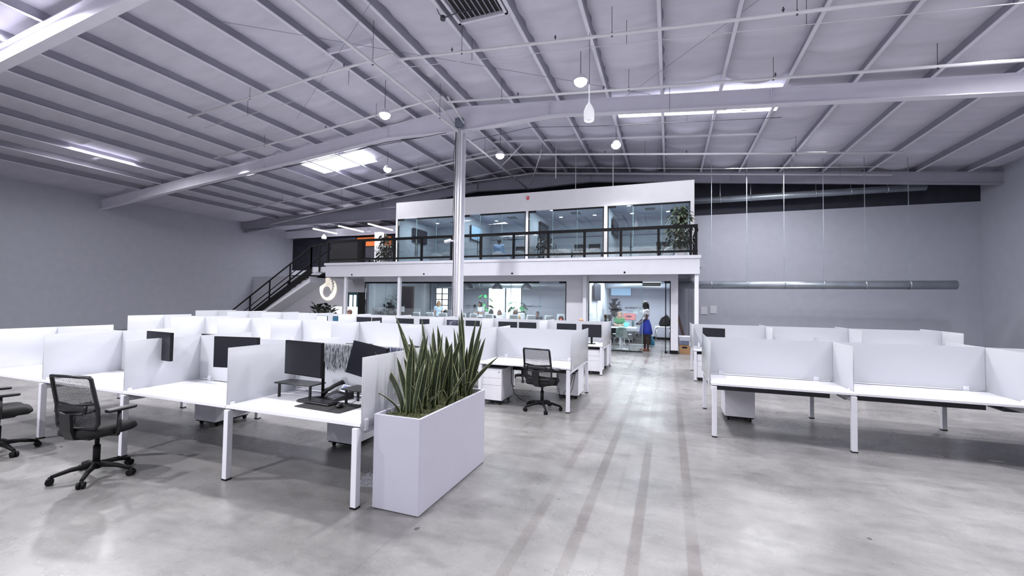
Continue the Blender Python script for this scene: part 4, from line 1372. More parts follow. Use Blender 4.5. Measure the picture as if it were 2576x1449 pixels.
# right edge desk items
t = thing('sanitizer_bottle', 'white pump bottle on the farther right hand desk', 'bottle', (.66, 11.0, DZ))
G().lathe([(.03, 0), (.032, .01), (.032, .1), (.014, .13), (.012, .15)], (0, 0, 0), 14).build('bottle', M_WHITE, t)
G().tube([(0, 0, .15), (0, 0, .18), (-.03, 0, .18)], .006, 6).build('pump', M_WHITE, t)
t = thing('pen_cup', 'black cup of pens and small items beside the pump bottle', 'cup', (.76, 10.95, DZ))
G().lathe([(.035, 0), (.04, .1), (.036, .1), (.032, .01)], (0, 0, 0), 14, caps=True).build('cup', M_BLACK, t)
G().tube([(0, 0, .02), (.02, .01, .17)], .005, 5).tube([(0, 0, .02), (-.02, .01, .16)], .005, 5).build('pens', M_MID, t)

# ================================================================== PLANTER
PX0, PX1, PY0, PY1, PH = -2.335, -1.885, 3.02, 4.32, .785
t = thing('planter_box', 'tall white rectangular planter box at the end of the nearest desk', 'planter', ((PX0 + PX1) / 2, (PY0 + PY1) / 2, 0))
hx, hy = (PX1 - PX0) / 2, (PY1 - PY0) / 2
g = G()
o_ = [(-hx, -hy), (hx, -hy), (hx, hy), (-hx, hy)]
i_ = [(-hx + .022, -hy + .022), (hx - .022, -hy + .022), (hx - .022, hy - .022), (-hx + .022, hy - .022)]
vs = [(x, y, .006) for x, y in o_] + [(x, y, PH) for x, y in o_] + [(x, y, PH) for x, y in i_] + [(x, y, .6) for x, y in i_]
fs = [(0, 3, 2, 1)]
for a in range(4):
    b_ = (a + 1) % 4
    fs += [(a, b_, b_ + 4, a + 4), (a + 4, b_ + 4, b_ + 8, a + 8), (a + 8, b_ + 8, b_ + 12, a + 12)]
fs += [(12, 13, 14, 15)]
g.add(vs, fs)
g.build('box', mat('matte_white_planter', (186, 185, 198), .55, ns=4, na=.015), t, bevel=.005)
G().box(-hx + .01, -hy + .01, 0, hx - .01, hy - .01, .006).build('base_gap', M_BLACK, t)
# soil and moss
g = G(); nx_, ny_ = 24, 64
vs = []
for j in range(ny_ + 1):
    for i in range(nx_ + 1):
        x = -hx + .024 + (2 * hx - .048) * i / nx_; y = -hy + .024 + (2 * hy - .048) * j / ny_
        z = .745 + .022 * mnoise.noise(Vector((x * 9, y * 9, 0))) + .014 * mnoise.noise(Vector((x * 34, y * 34, 3)))
        vs.append((x, y, z))
g.add(vs, [(j * (nx_ + 1) + i, j * (nx_ + 1) + i + 1, (j + 1) * (nx_ + 1) + i + 1, (j + 1) * (nx_ + 1) + i) for j in range(ny_) for i in range(nx_)], 0, True)
rnd = random.Random(5)
for k in range(900):
    x = rnd.uniform(-hx + .03, hx - .03); y = rnd.uniform(-hy + .03, hy - .03)
    a = rnd.uniform(0, 2 * PI); l_ = rnd.uniform(.01, .03)
    z = .745 + .02 * mnoise.noise(Vector((x * 9, y * 9, 0)))
    g.tube([(x, y, z), (x + l_ * .5 * math.cos(a), y + l_ * .5 * math.sin(a), z + .018), (x + l_ * math.cos(a), y + l_ * math.sin(a), z + .008)], .0016, 3, 1)
o = g.build('moss', [mat('moss_green', (58, 60, 40), .95, ns=60, na=.5, bump=.5), mat('moss_fibre', (112, 118, 78), .9, ns=30, na=.3)], None, ((PX0 + PX1) / 2, (PY0 + PY1) / 2, 0))
tag(o, 'green moss covering the soil in the white planter', 'moss', kind='stuff')


def leaf_mat():
    m = bpy.data.materials.new('snake_plant_leaf'); m.use_nodes = True
    nt = m.node_tree; L = nt.links; b = nt.nodes['Principled BSDF']
    uv = nt.nodes.new('ShaderNodeUVMap'); sp = nt.nodes.new('ShaderNodeSeparateXYZ'); L.new(uv.outputs[0], sp.inputs[0])
    mp = nt.nodes.new('ShaderNodeMapping'); mp.inputs['Scale'].default_value = (1.2, 26, 1); L.new(uv.outputs[0], mp.inputs[0])
    n = nt.nodes.new('ShaderNodeTexNoise'); n.inputs['Scale'].default_value = 1.6; n.inputs['Detail'].default_value = 4; n.inputs['Distortion'].default_value = .5; L.new(mp.outputs[0], n.inputs[0])
    cr = nt.nodes.new('ShaderNodeValToRGB'); L.new(n.outputs[0], cr.inputs[0])
    cr.color_ramp.elements[0].position = .4; cr.color_ramp.elements[0].color = (.009, .018, .008, 1)
    cr.color_ramp.elements[1].position = .62; cr.color_ramp.elements[1].color = (.040, .056, .020, 1)
    ab = nt.nodes.new('ShaderNodeMath'); ab.operation = 'SUBTRACT'; L.new(sp.outputs['X'], ab.inputs[0]); ab.inputs[1].default_value = .5
    a2 = nt.nodes.new('ShaderNodeMath'); a2.operation = 'ABSOLUTE'; L.new(ab.outputs[0], a2.inputs[0])
    mr = nt.nodes.new('ShaderNodeMapRange'); mr.inputs[1].default_value = .40; mr.inputs[2].default_value = .42; L.new(a2.outputs[0], mr.inputs[0])
    mx = nt.nodes.new('ShaderNodeMix'); mx.data_type = 'RGBA'; L.new(mr.outputs[0], mx.inputs[0]); L.new(cr.outputs[0], mx.inputs[6]); mx.inputs[7].default_value = (.33, .35, .17, 1)
    L.new(mx.outputs[2], b.inputs['Base Color']); b.inputs['Roughness'].default_value = .38
    return m


LEAF = leaf_mat()


def leaf(parent, bx, by, tx, ty, tz, wid=.05, twist=0.0, bow=.0, zb=.735, rootloc=(0, 0, 0)):
    base = Vector((bx, by, zb)); tip = Vector((tx, ty, tz))
    L_ = (tip - base).length
    n = 14; vs = []; fs = []; uvs = []
    side = (tip - base).cross(Vector((0, 0, 1)))
    hor = Vector((tip.x - base.x, tip.y - base.y, 0))
    for i in range(n + 1):
        f = i / n
        # rises first, then leans toward the tip
        p = base + Vector((hor.x * f ** 1.6, hor.y * f ** 1.6, (tz - zb) * (f ** (.92))))
        p += Vector((math.sin(f * PI) * bow, 0, 0))
        wv = wid * (.55 + .45 * math.sin(min(f * 1.5, 1) * PI / 2)) * (1 - max(0, (f - .5) / .5) ** 2.0) * .5 + .0008
        a = twist + .35 * f * (1 if int(bx * 1000) % 2 else -1)
        d = Vector((math.cos(a), math.sin(a), 0)); nrm = Vector((-math.sin(a), math.cos(a), 0))
        fold = .35 * (1 - f * .5)
        for j, u in enumerate((-1, -.82, -.4, 0, .4, .82, 1)):
            vs.append(p + d * wv * u + nrm * (wv * fold * (abs(u) ** 1.5) ) - Vector(rootloc))
            uvs.append(((u + 1) / 2, f * L_ / .6))
    c = 7
    fs = [(i * c + j, i * c + j + 1, (i + 1) * c + j + 1, (i + 1) * c + j) for i in range(n) for j in range(c - 1)]
    me = bpy.data.meshes.new('leaf'); me.from_pydata([tuple(v) for v in vs], [], fs)
    ul = me.uv_layers.new(name='UVMap')
    for lp in me.loops:
        ul.data[lp.index].uv = uvs[lp.vertex_index]
    me.materials.append(LEAF)
    me.polygons.foreach_set('use_smooth', [True] * len(me.polygons))
    o = bpy.data.objects.new('leaf', me); sc.collection.objects.link(o); o.parent = parent
    s = o.modifiers.new('thick', 'SOLIDIFY'); s.thickness = .003
    return o


leaves = [(-2.21, 3.45, -2.46, 3.46, 1.60), (-2.16, 3.42, -2.36, 3.44, 1.42), (-2.24, 3.30, -2.64, 3.40, 1.25), (-2.22, 3.22, -2.52, 3.17, .96), (-2.20, 3.41, -2.30, 3.38, 1.22), (-2.14, 3.28, -2.11, 3.25, 1.34), (-2.23, 3.62, -2.50, 3.75, 1.39), (-2.22, 3.72, -2.38, 3.80, 1.56), (-2.18, 3.75, -2.24, 3.79, 1.48), (-2.20, 3.86, -2.29, 3.86, 1.42), (-2.22, 3.92, -2.28, 3.95, 1.49), (-2.05, 3.50, -1.93, 3.44, 1.38), (-2.20, 4.0, -2.29, 4.05, 1.28), (-2.17, 4.05, -2.25, 4.08, 1.37), (-2.20, 4.12, -2.28, 4.15, 1.36), (-2.10, 3.90, -2.09, 3.92, 1.33), (-2.14, 4.12, -2.22, 4.2, 1.45), (-2.07, 4.08, -2.11, 4.1, 1.60), (-2.10, 4.18, -2.15, 4.24, 1.66), (-2.05, 4.2, -1.98, 4.26, 1.54), (-2.03, 4.15, -1.89, 4.22, 1.53), (-2.0, 4.2, -1.86, 4.25, 1.36), (-1.99, 4.12, -1.68, 4.2, 1.17), (-2.10, 3.45, -2.02, 3.36, 1.30), (-2.06, 3.31, -2.14, 3.2, 1.05)]
rnd = random.Random(11)
for k in range(38):
    y = 3.2 + .0275 * k
    x = rnd.uniform(-2.23, -1.98)
    h_ = rnd.uniform(1.0, 1.44) if rnd.random() < .72 else rnd.uniform(.86, 1.0)
    leaves.append((x, y, x + rnd.uniform(-.14, .16), y + rnd.uniform(-.05, .12), h_))
zones = [(3.0, 3.36, 'at the camera end of the white planter'), (3.36, 3.6, 'second from the camera end of the white planter'), (3.6, 3.85, 'in the middle of the white planter'), (3.85, 4.07, 'fourth from the camera end of the white planter'), (4.07, 4.4, 'at the far end of the white planter')]
for (a, b_, lab) in zones:
    root = (-2.1, (max(a, 3.1) + min(b_, 4.25)) / 2, .74)
    t = thing('snake_plant', 'snake plant with yellow edged sword leaves, ' + lab, 'plant', root, 0, 'snake plants')
    for (bx, by, tx, ty, tz) in leaves:
        if a <= by < b_:
            leaf(t, bx, by, tx, ty, tz, wid=rnd.uniform(.042, .064) if tz > 1.1 else rnd.uniform(.036, .05), twist=.5 + rnd.uniform(-.65, .65), bow=rnd.uniform(-.02, .02), rootloc=root)


# ---- leafy plants
def leafy(name, label, loc, height, spread, n, col, pot=None, lsz=.12, droop=.3, seed=1, trunk=True, cat='plant', lo=.25, hi=1.0):
    t = thing(name, label, cat, loc)
    rnd = random.Random(seed)
    if pot:
        r_, h_, pm = pot
        G().lathe([(r_ * .85, 0), (r_, .03), (r_, h_), (r_ - .02, h_), (r_ - .02, h_ - .03)], (0, 0, 0), 20).build('pot', pm, t)
    g = G(); st_ = G()
    if trunk:
        st_.tube([(0, 0, (pot[1] - .05) if pot else 0), (.03, .02, height * .5), (-.02, .0, height * .8)], .018, 7)
    for k in range(n):
        a = rnd.uniform(0, 2 * PI); f = rnd.uniform(lo, hi)
        rr = spread * math.sqrt(rnd.random()) * math.sin(min(1, (f - lo) / (hi - lo) * 1.05 + .12) * PI * .9) ** .5 if True else 0
        c = Vector((rr * math.cos(a), rr * math.sin(a), height * f))
        if k % 4 == 0:
            st_.tube([(0, 0, height * f * .75), c], .006, 4)
        l_ = lsz * rnd.uniform(.7, 1.3); w_ = l_ * .28
        az = a + rnd.uniform(-.9, .9); dz = -droop + rnd.uniform(-.6, .5)
        d = Vector((math.cos(az), math.sin(az), dz)).normalized(); s = d.cross(Vector((0, 0, 1))).normalized(); u = s.cross(d)
        pts = [(0, 0), (.3, .8), (.6, 1), (.85, .6), (1, 0)]
        vs = [c + d * l_ * p + s * w_ * q + u * (.0) - Vector((0, 0, l_ * .25 * p * p)) for p, q in pts] + [c + d * l_ * p - s * w_ * q - Vector((0, 0, l_ * .25 * p * p)) for p, q in pts[1:-1]]
        g.add(vs, [(0, 1, 5), (1, 2, 6, 5), (2, 3, 7, 6), (3, 4, 7)], 0, False)
    st_.build('stems', mat('bark_brown', (70, 58, 44), .8), t)
    g.build('foliage', mat('leaf_' + '%d_%d_%d' % col, col, .45, ns=12, na=.35), t)
    return t


M_POT = mat('white_ceramic_pot', (222, 222, 228), .4)
leafy('potted_tree', 'tall potted rubber tree in a white pot at the right end of the balcony', (.38, 15.95, MZ), 1.98, .48, 460, (44, 62, 40), (.2, .52, M_POT), .15, .5, 3, lo=.27)
leafy('potted_tree', 'dark leafy potted tree on the balcony at the left end of the block', (-12.1, 16.1, MZ), 1.5, .36, 300, (40, 46, 34), (.18, .3, M_POT), .13, .6, 4, lo=.2)
leafy('potted_tree', 'dark bushy plant behind the glass of the third upper room', (-4.98, 17.7, MZ), 1.35, .46, 360, (26, 38, 30), (.18, .3, M_BLACK), .14, .4, 5, lo=.2)
leafy('fiddle_leaf_fig', 'bright green fiddle leaf fig left of the bright window', (-8.9, 20.2, 0), 2.1, .28, 20, (34, 120, 60), (.2, .4, M_POT), .34, .1, 6, lo=.55)
leafy('fiddle_leaf_fig', 'green fiddle leaf fig right of the bright window', (-7.05, 20.0, 0), 1.75, .38, 28, (32, 112, 58), (.2, .4, M_POT), .34, .1, 8, lo=.5)
leafy('fiddle_leaf_fig', 'dark broad leaved plant behind the woman with crossed arms', (-9.05, 19.2, 0), 1.6, .3, 22, (20, 40, 36), (.2, .4, M_POT), .3, .2, 9, lo=.55)
leafy('floor_plant', 'dark spiky plants inside the left end of the glass room', (-12.6, 17.2, 0), 1.45, .4, 150, (26, 42, 40), (.2, .4, M_GREY), .28, -.9, 12, trunk=False, lo=.45)
leafy('floor_plant', 'pale grey broad leaved plant at the left end of the glass room', (-13.0, 17.9, 0), 2.1, .3, 12, (120, 138, 142), (.2, .4, M_GREY), .3, .1, 13, lo=.6)
leafy('desk_plant', 'dark spiky desk plant at the far left before the lobby wall', (-12.05, 12.2, .703), .8, .2, 60, (30, 38, 34), (.08, .2, M_BLACK), .22, -1.0, 14, trunk=False, lo=.45)
leafy('desk_plant', 'second dark spiky desk plant, right of the first, before the lobby wall', (-11.3, 12.0, .703), .78, .2, 60, (30, 38, 34), (.08, .2, M_BLACK), .22, -1.0, 15, trunk=False, lo=.45)
leafy('hanging_plant', 'dark cactus like plant standing by the left wall of the kilowatt room', (-2.3, 19.9, 0), 1.85, .2, 60, (16, 26, 22), (.15, .5, M_BLACK), .3, -1.2, 16, trunk=True, lo=.55)

# ================================================================== ROOM FURNITURE
def wall_tv(x, y0, y1, z0, z1, label, lit=None):
    t = thing('wall_tv', label, 'television', (x, (y0 + y1) / 2, (z0 + z1) / 2))
    hy_, hz = (y1 - y0) / 2, (z1 - z0) / 2
    G().rbox(.06, -hy_, -hz, .10, hy_, hz, .006).build('housing', M_BLACK, t)
    G().box(.10, -hy_ + .015, -hz + .02, .103, hy_ - .015, hz - .015).build('display', lit or M_SCREEN, t)
    G().box(0, -.15, -.15, .06, .15, .15).build('wall_bracket', M_BLACK, t)
    return t


wall_tv(-12.01, 18.1, 19.4, 4.65, 5.33, 'dark wall television in the first upper room from left')
wall_tv(-8.76, 17.95, 19.1, 4.62, 5.30, 'lit wall television in the second upper room', mat('blue_display', (150, 180, 205), .3, emit=.45, emit_col=(150, 190, 220)))
wall_tv(-5.55, 18.45, 19.8, 4.66, 5.4, 'dark wall television in the third upper room, above the bushy plant')
wall_tv(-2.29, 18.2, 20.2, 4.68, 5.36, 'dark wall television in the fourth upper room')
tt = wall_tv(-2.84, 16.85, 18.5, 1.83, 2.52, 'black wall television in the kilowatt room, cable hanging down')
G().tube([(.05, 0, -.34), (.05, .05, -.7), (.06, .15, -1.2), (.04, .2, -1.5)], .008, 6).build('cable', M_GREY, tt)
t = thing('picture_frame', 'small black framed print on the back wall of the second upper room', 'picture', (-7.6, 20.62, 4.95))
G().box(-.24, -.03, -.02, .24, 0, .3).build('frame', M_BLACK, t); G().box(-.2, -.034, .02, .2, -.03, .26).build('print', M_WHITE, t)


# low white lounge chair
def make_tub():
    t = thing('tub_chair', 'x', 'chair')
    g = G(); rings = []
    for (s, z) in ((.55, .36), (.8, .38), (.92, .44), (1.0, .52)):
        rings.append([Vector((.29 * s * math.cos(2 * PI * k / 24), .27 * s * math.sin(2 * PI * k / 24), z)) for k in range(24)])
    g.loft(rings, smooth=True)
    g.build('seat', mat('white_shell', (222, 223, 226), .45), t)
    g = G(); n = 20
    inn = []; outr = []
    for k in range(n + 1):
        a = R(-200 + 220 * k / n) if False else R(170 + 200 * k / n)
        hh = .80 - .22 * abs((k / n - .5) * 2) ** 2.2
        inn.append((a, hh))
    vs = []
    for a, hh in inn:
        c, s_ = math.cos(a), math.sin(a)
        vs += [(.27 * c, .25 * s_, .42), (.31 * c, .29 * s_, hh), (.335 * c, .315 * s_, hh - .01), (.30 * c, .28 * s_, .38)]
    fs = []
    for k in range(n):
        for j in range(4):
            fs.append((k * 4 + j, k * 4 + (j + 1) % 4, (k + 1) * 4 + (j + 1) % 4, (k + 1) * 4 + j))
    fs += [(0, 1, 2, 3), (n * 4 + 3, n * 4 + 2, n * 4 + 1, n * 4)]
    g.add(vs, fs, 0, True)
    g.build('backrest', MATS['white_shell'], t)
    G().tube([(0, 0, .02), (0, 0, .37)], .03, 10).lathe([(.25, 0), (.24, .015), (.03, .04)], (0, 0, 0), 20).build('pedestal', M_WMETAL, t)
    return t


tub = make_tub(); tu = [False]
for (x, y, rz, lab) in ((-10.66, 18.15, R(30), 'low white tub chair with its side turned, first upper room'), (-9.95, 18.1, 0, 'white tub chair seen from behind, first upper room beside the column'),
                        (-7.35, 18.25, 0, 'white tub chair the man in the blue shirt sits in, second upper room'), (-6.35, 18.1, R(20), 'empty white tub chair in the second upper room'),
                        (-4.28, 18.0, 0, 'white tub chair seen from behind right of the bushy plant, third upper room'), (-2.98, 18.0, R(15), 'white tub chair at the right end of the third upper room'),
                        (-.82, 18.0, R(0), 'white tub chair seen from behind in the fourth upper room'), (.12, 18.0, R(10), 'white tub chair behind the potted rubber tree')):
    if not tu[0]:
        tu[0] = True; o = tub; o.location = (x, y, MZ); o.rotation_euler = (0, 0, rz); o['label'] = lab; o['group'] = 'upper room chairs'
    else: dup(tub, (x, y, MZ), rz, lab, 'upper room chairs')
for k, (x, y) in enumerate(((-9.62, 19.4), (-6.47, 19.6), (-3.5, 19.6), (-.1, 19.6))):
    t = thing('office_table', 'dark table with monitors in the %s upper room from left' % rooms[k], 'table', (x, y, MZ))
    G().box(-.75, -.35, .70, .75, .35, .73).build('table_top', M_BLACK, t)
    for sx in (-1, 1):
        for sy in (-1, 1): G().box(sx * .7 - .02, sy * .3 - .02, 0, sx * .7 + .02, sy * .3 + .02, .7).build('leg', M_BLACK, t)
for (x, y, rz, lab) in ((-3.85, 19.5, R(8), 'black monitor in the third upper room, left one'), (-3.2, 19.5, R(-6), 'black monitor in the third upper room, right one'),
                        (-6.75, 19.55, R(5), 'black monitor in the second upper room, left one of two'), (-6.1, 19.55, R(-5), 'black monitor in the second upper room, right one of two'),
                        (-.25, 19.5, R(0), 'black monitor in the fourth upper room beside the rubber tree'), (-9.3, 19.35, 0, 'black monitor in the first upper room, by the column')):
    place_mon(x, y, MZ + .73, rz, lab)

# white high back meeting chairs in the gigawatt room
def make_meet():
    t = thing('meeting_chair', 'x', 'chair')
    g = G(); rings = []
    for f, wv in ((0, .19), (.15, .215), (.6, .215), (.92, .20), (1, .17)):
        z = .58 + f * .62; y = -.22 - .05 * f
        rings.append([Vector((sx * wv, y + dy, z)) for sx, dy in ((-1, -.0), (-.6, -.02), (.6, -.02), (1, -.0), (.6, .015), (-.6, .015))])
    g.loft(rings, smooth=True); g.build('backrest', mat('white_vinyl', (214, 216, 220), .5), t)
    G().rbox(-.23, -.22, .44, .23, .22, .50, .05).build('seat', MATS['white_vinyl'], t)
    G().tube([(0, -.25, .7), (0, -.24, .5), (0, -.1, .43)], .02, 8).tube([(0, 0, .1), (0, 0, .44)], .025, 8).build('post', M_CHROME, t)
    g = G()
    for k in range(5):
        a = R(90 + 72 * k); g.tube([(0, 0, .1), (.28 * math.cos(a), .28 * math.sin(a), .03)], .018, 6)
        g.ell((.28 * math.cos(a), .28 * math.sin(a), .028), (.028, .028, .028), 8, 6)
    g.build('star_base', M_CHROME, t)
    return t


meet = make_meet(); me_used = [False]
mx_ = [(-10.75, 0), (-10.1, 0), (-9.45, 0), (-8.45, 0), (-7.85, 0), (-7.22, 0), (-6.1, 0), (-5.3, 0), (-4.5, 0)]
for k, (x, _) in enumerate(mx_):
    lab = 'white high backed meeting chair on the near side of the long table, %s from left' % ORD[k]
    if not me_used[0]:
        me_used[0] = True; o = meet; o.location = (x, 17.0, 0); o['label'] = lab; o['group'] = 'white meeting chairs'
    else: dup(meet, (x, 17.0 + .05 * (k % 2), 0), R((-8, 5, 12, -4)[k % 4]), lab, 'white meeting chairs')
for k, x in enumerate((-8.4, -7.65, -6.65, -4.7)):
    dup(meet, (x, 19.2, 0), PI, 'white high backed meeting chair on the far side of the long table, %s from left' % ORD[k], 'white meeting chairs')
t = thing('meeting_table', 'long white meeting table in the gigawatt room', 'table', (-7.4, 18.1, 0))
G().rbox(-3.3, -.55, .71, 3.3, .55, .745, .05).build('table_top', M_WHITE, t)
for sx in (-1, 1):
    for sy in (-1, 1): G().box(sx * 3.0 - .04, sy * .4 - .04, 0, sx * 3.0 + .04, sy * .4 + .04, .71).build('leg', M_WMETAL, t)
for k, x in enumerate((-8.75, -7.33, -5.93)):
    t = thing('dome_pendant', 'dark dome pendant lamp over the long meeting table, %s' % ('left', 'middle', 'right')[k], 'pendant lamp', (x, 18.0, 2.3), 0, 'dome pendants')
    G().lathe([(.25, 0), (.245, .05), (.2, .15), (.12, .23), (.04, .27), (.03, .33)], (0, 0, 0), 22, caps=False).lathe([(.24, .005), (.19, .14), (.1, .22)], (0, 0, 0), 22, caps=False).build('shade', mat('slate_shade', (22, 26, 34), .6), t)
    G().lathe([(.22, .004), (.22, .012)], (0, 0, 0), 20).build('lens', mat('pendant_lens', (240, 245, 250), .4, emit=.5), t)
    G().tube([(0, 0, .3), (0, 0, .65)], .008, 6).build('cord', M_BLACK, t)

# kilowatt room
t = thing('white_table', 'white table with the seated woman in green behind it', 'table', (-1.95, 18.2, 0))

G().rbox(-.85, -.38, .715, .72, .38, .75, .03).build('table_top', M_WHITE, t)
for sx in (-.75, .1):
    for sy in (-1, 1): G().box(sx - .02, sy * .32 - .02, 0, sx + .02, sy * .32 + .02, .71).build('leg', M_WMETAL, t)
t = thing('credenza', 'dark grey cabinet under and right of the white table', 'cabinet', (-1.17, 18.35, 0))
G().box(-.52, -.2, .09, .5, .22, .56).build('body', mat('dark_grey_cabinet', (24, 28, 30), .35), t, bevel=.004)
G().box(-.54, -.22, .56, .52, .24, .585).build('top', mat('cabinet_top', (70, 76, 80), .3), t)
for sx in (-.45, .43):
    G().tube([(sx, -.16, 0), (sx, -.16, .09)], .018, 8).build('leg', M_CHROME, t)
    G().tube([(sx, .16, 0), (sx, .16, .09)], .018, 8).build('leg', M_CHROME, t)
# mint shell chair
t = thing('mint_chair', 'pale mint shell chair with white pedestal in the kilowatt room doorway', 'chair', (-1.66, 16.62, 0))
g = G(); rings = []
for (z, y, w_) in ((.44, .2, .19), (.43, .0, .215), (.44, -.16, .215), (.5, -.21, .215), (.62, -.235, .21), (.76, -.25, .185), (.83, -.255, .15)):
    rings.append([Vector((sx * w_, y + (.02 if abs(sx) > .9 else 0) + dy, z + (.03 if (abs(sx) > .9 and z < .5) else 0) + dz)) for sx, dy, dz in ((-1, 0, 0), (-.6, 0, 0), (0, -.01, 0), (.6, 0, 0), (1, 0, 0), (.6, .015, .015), (0, .012, .015), (-.6, .015, .015))])
g.loft(rings); g.build('shell', mat('mint_plastic', (188, 214, 206), .4), t)
G().tube([(0, 0, .02), (0, 0, .42)], .032, 12).lathe([(.25, 0), (.24, .015), (.04, .05)], (0, 0, 0), 22).build('pedestal', M_WHITE, t)
for s in (-1, 1):
    G().tube([(s * .2, -.1, .43), (s * .27, -.12, .40), (s * .3, -.2, 0)], .012, 8).build('leg', M_CHROME, t)
    G().rbox(s * .29 - .06, -.08, .56, s * .29 + .06, .06, .585, .02).build('armrest', M_WHITE, t)
# stool with backpack
t = thing('bar_stool', 'white topped stool with slender metal legs by the back wall', 'stool', (-.24, 20.9, 0))
G().rbox(-.36, -.22, .66, .34, .22, .70, .05).build('seat', M_WHITE, t)
for sx in (-1, 1):
    for sy in (-1, 1): G().tube([(sx * .26, sy * .17, .66), (sx * .33, sy * .22, 0)], .011, 7).build('leg', M_CHROME, t)
G().box(-.3, -.2, .2, .3, -.18, .22).build('footrest', M_CHROME, t)
t = thing('backpack', 'black backpack slumped on the white stool', 'backpack', (-.18, 20.85, .70))
g = G(); rings = []
for (z, w_, d_, ox) in ((0, .2, .12, 0), (.1, .23, .14, 0), (.28, .21, .13, .02), (.42, .14, .09, .06), (.5, .06, .04, .08)):
    rings.append([Vector((ox + w_ * math.cos(2 * PI * k / 16), d_ * math.sin(2 * PI * k / 16), z)) for k in range(16)])
g.loft(rings); g.build('bag_body', M_SEAT, t)
G().tube([(.0, -.1, .46), (-.14, -.15, .38), (-.24, -.15, .14), (-.2, -.12, .02)], .014, 6).build('strap', M_BLACK, t)
G().tube([(.08, 0, .48), (.07, 0, .56), (.1, 0, .56), (.1, 0, .49)], .01, 6).build('handle', M_BLACK, t)
t = thing('wall_socket', 'white wall socket with a black plug left of the stool', 'socket', (-.58, 21.98, .45))
G().box(-.06, -.012, 0, .06, 0, .16).build('plate', M_WHITE, t); G().box(-.02, -.04, .05, .02, -.012, .1).tube([(0, -.03, .05), (-.05, -.05, -.2), (-.1, -.1, -.44)], .008, 6).build('plug', M_BLACK, t)
t = thing('tote_bag', 'teal tote bag on the floor behind the standing woman', 'bag', (-.66, 18.6, .02), R(8))
g = G(); rings = []
for (z, w_, d_) in ((0, .10, .07), (.04, .13, .08), (.2, .11, .06), (.34, .08, .02)):
    rings.append([Vector((sx * w_ - z * .12, sy * d_, z)) for sx, sy in ((-1, -1), (1, -1), (1, 1), (-1, 1))])
g.loft(rings, smooth=False); g.build('bag_body', mat('teal_bag', (26, 112, 140), .5), t, bevel=.02)
G().tube([(-.08, 0, .33), (-.09, 0, .46), (-.01, 0, .46), (.02, 0, .33)], .008, 6).build('handle', mat('teal_bag', (26, 112, 140)), t)
t = thing('poster', 'coral pink poster on the back wall behind the woman in green', 'poster', (-1.85, 21.98, 1.06))
G().box(-.3, -.012, -.14, .3, 0, .17).build('sheet', mat('coral', (238, 142, 140), .6), t)
G().ell((-.02, -.013, .02), (.16, .003, .05)).build('print_shape', mat('plum_ink', (120, 70, 84), .6), t)
for k, (x, z, w_, h_) in enumerate(((-2.55, 1.35, .3, .05), (-2.3, 1.28, .6, .05), (-1.55, 1.3, .22, .2), (-1.2, 1.34, .3, .1), (-1.0, 1.25, .2, .22))):
    o = G().box(-w_ / 2, -.008, -h_ / 2, w_ / 2, 0, h_ / 2).build('wall_note', mat('pale_paper', (206, 212, 216), .6), None, (x, 21.985, z)); tag(o, 'pale paper note pinned to the back wall of the kilowatt room, %s from left' % ORD[k], 'note', 'wall notes')
t = thing('wall_screen', 'pale blue lit screen high on the back wall of the kilowatt room', 'screen', (-2.25, 21.9, 2.1))  # glowing panel stands in for a screen's reflection on the front glass
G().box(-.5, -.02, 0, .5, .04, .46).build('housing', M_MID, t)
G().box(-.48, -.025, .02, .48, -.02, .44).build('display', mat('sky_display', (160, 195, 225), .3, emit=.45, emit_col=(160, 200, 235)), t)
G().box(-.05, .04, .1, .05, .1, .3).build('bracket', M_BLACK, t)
# table things
o = G().lathe([(.045, 0), (.048, .02), (.048, .22), (.03, .25), (.03, .28)], (0, 0, 0), 16).build('water_bottle', mat('dark_green_bottle', (26, 56, 56), .35), None, (-1.40, 18.35, .75)); tag(o, 'dark green water bottle at the right end of the white table', 'bottle')
o = G().lathe([(.09, 0), (.12, .18), (.11, .18), (.08, .01)], (0, 0, 0), 12).build('gift_bag', mat('turquoise', (96, 196, 192), .5), None, (-1.66, 18.4, .75)); tag(o, 'turquoise tub beside the dark green bottle on the white table', 'tub')
o = G().box(-.15, -.1, 0, .15, .1, .035).build('book_stack', M_WHITE, None, (-1.42, 18.0, .75)); tag(o, 'low stack of white papers at the right end of the white table', 'papers')
o = G().box(-.09, -.01, 0, .09, .01, .16).build('desk_card', M_WHITE, None, (-2.45, 18.05, .75)); tag(o, 'small white standing card at the left of the white table', 'card')
t = thing('potted_succulent', 'small green plant in front of the mint chair back on the table', 'plant', (-1.83, 17.95, .75))
rnd = random.Random(2); g = G()
for k in range(12):
    a = rnd.uniform(0, 6.28); g.tube([(0, 0, .03), (.05 * math.cos(a), .04 * math.sin(a), .1)], [.012, .002], 5)
g.build('leaves', mat('fresh_green', (60, 130, 60), .5), t); G().lathe([(.03, 0), (.04, .05)], (0, 0, 0), 12).build('pot', M_WHITE, t)
t = thing('coffee_machine', 'dark coffee machine on a side cabinet at the left of the kilowatt room', 'coffee machine', (-2.55, 19.35, .8))
G().rbox(-.16, -.15, 0, .16, .15, .06, .02).rbox(-.16, .02, .06, .16, .15, .4, .02).rbox(-.16, -.13, .3, .16, .15, .42, .02).build('body', M_BLACK, t)
G().tube([(0, -.06, .06), (0, -.06, .24)], .05, 12).build('jug', M_MID, t)
t = thing('side_cabinet', 'low dark side cabinet under the coffee machine', 'cabinet', (-2.5, 19.4, 0))
G().box(-.3, -.22, .04, .32, .22, .8).build('body', M_GREY, t); G().box(-.28, -.23, .06, 0, -.22, .78).box(.02, -.23, .06, .3, -.22, .78).build('door', M_BLACK, t)

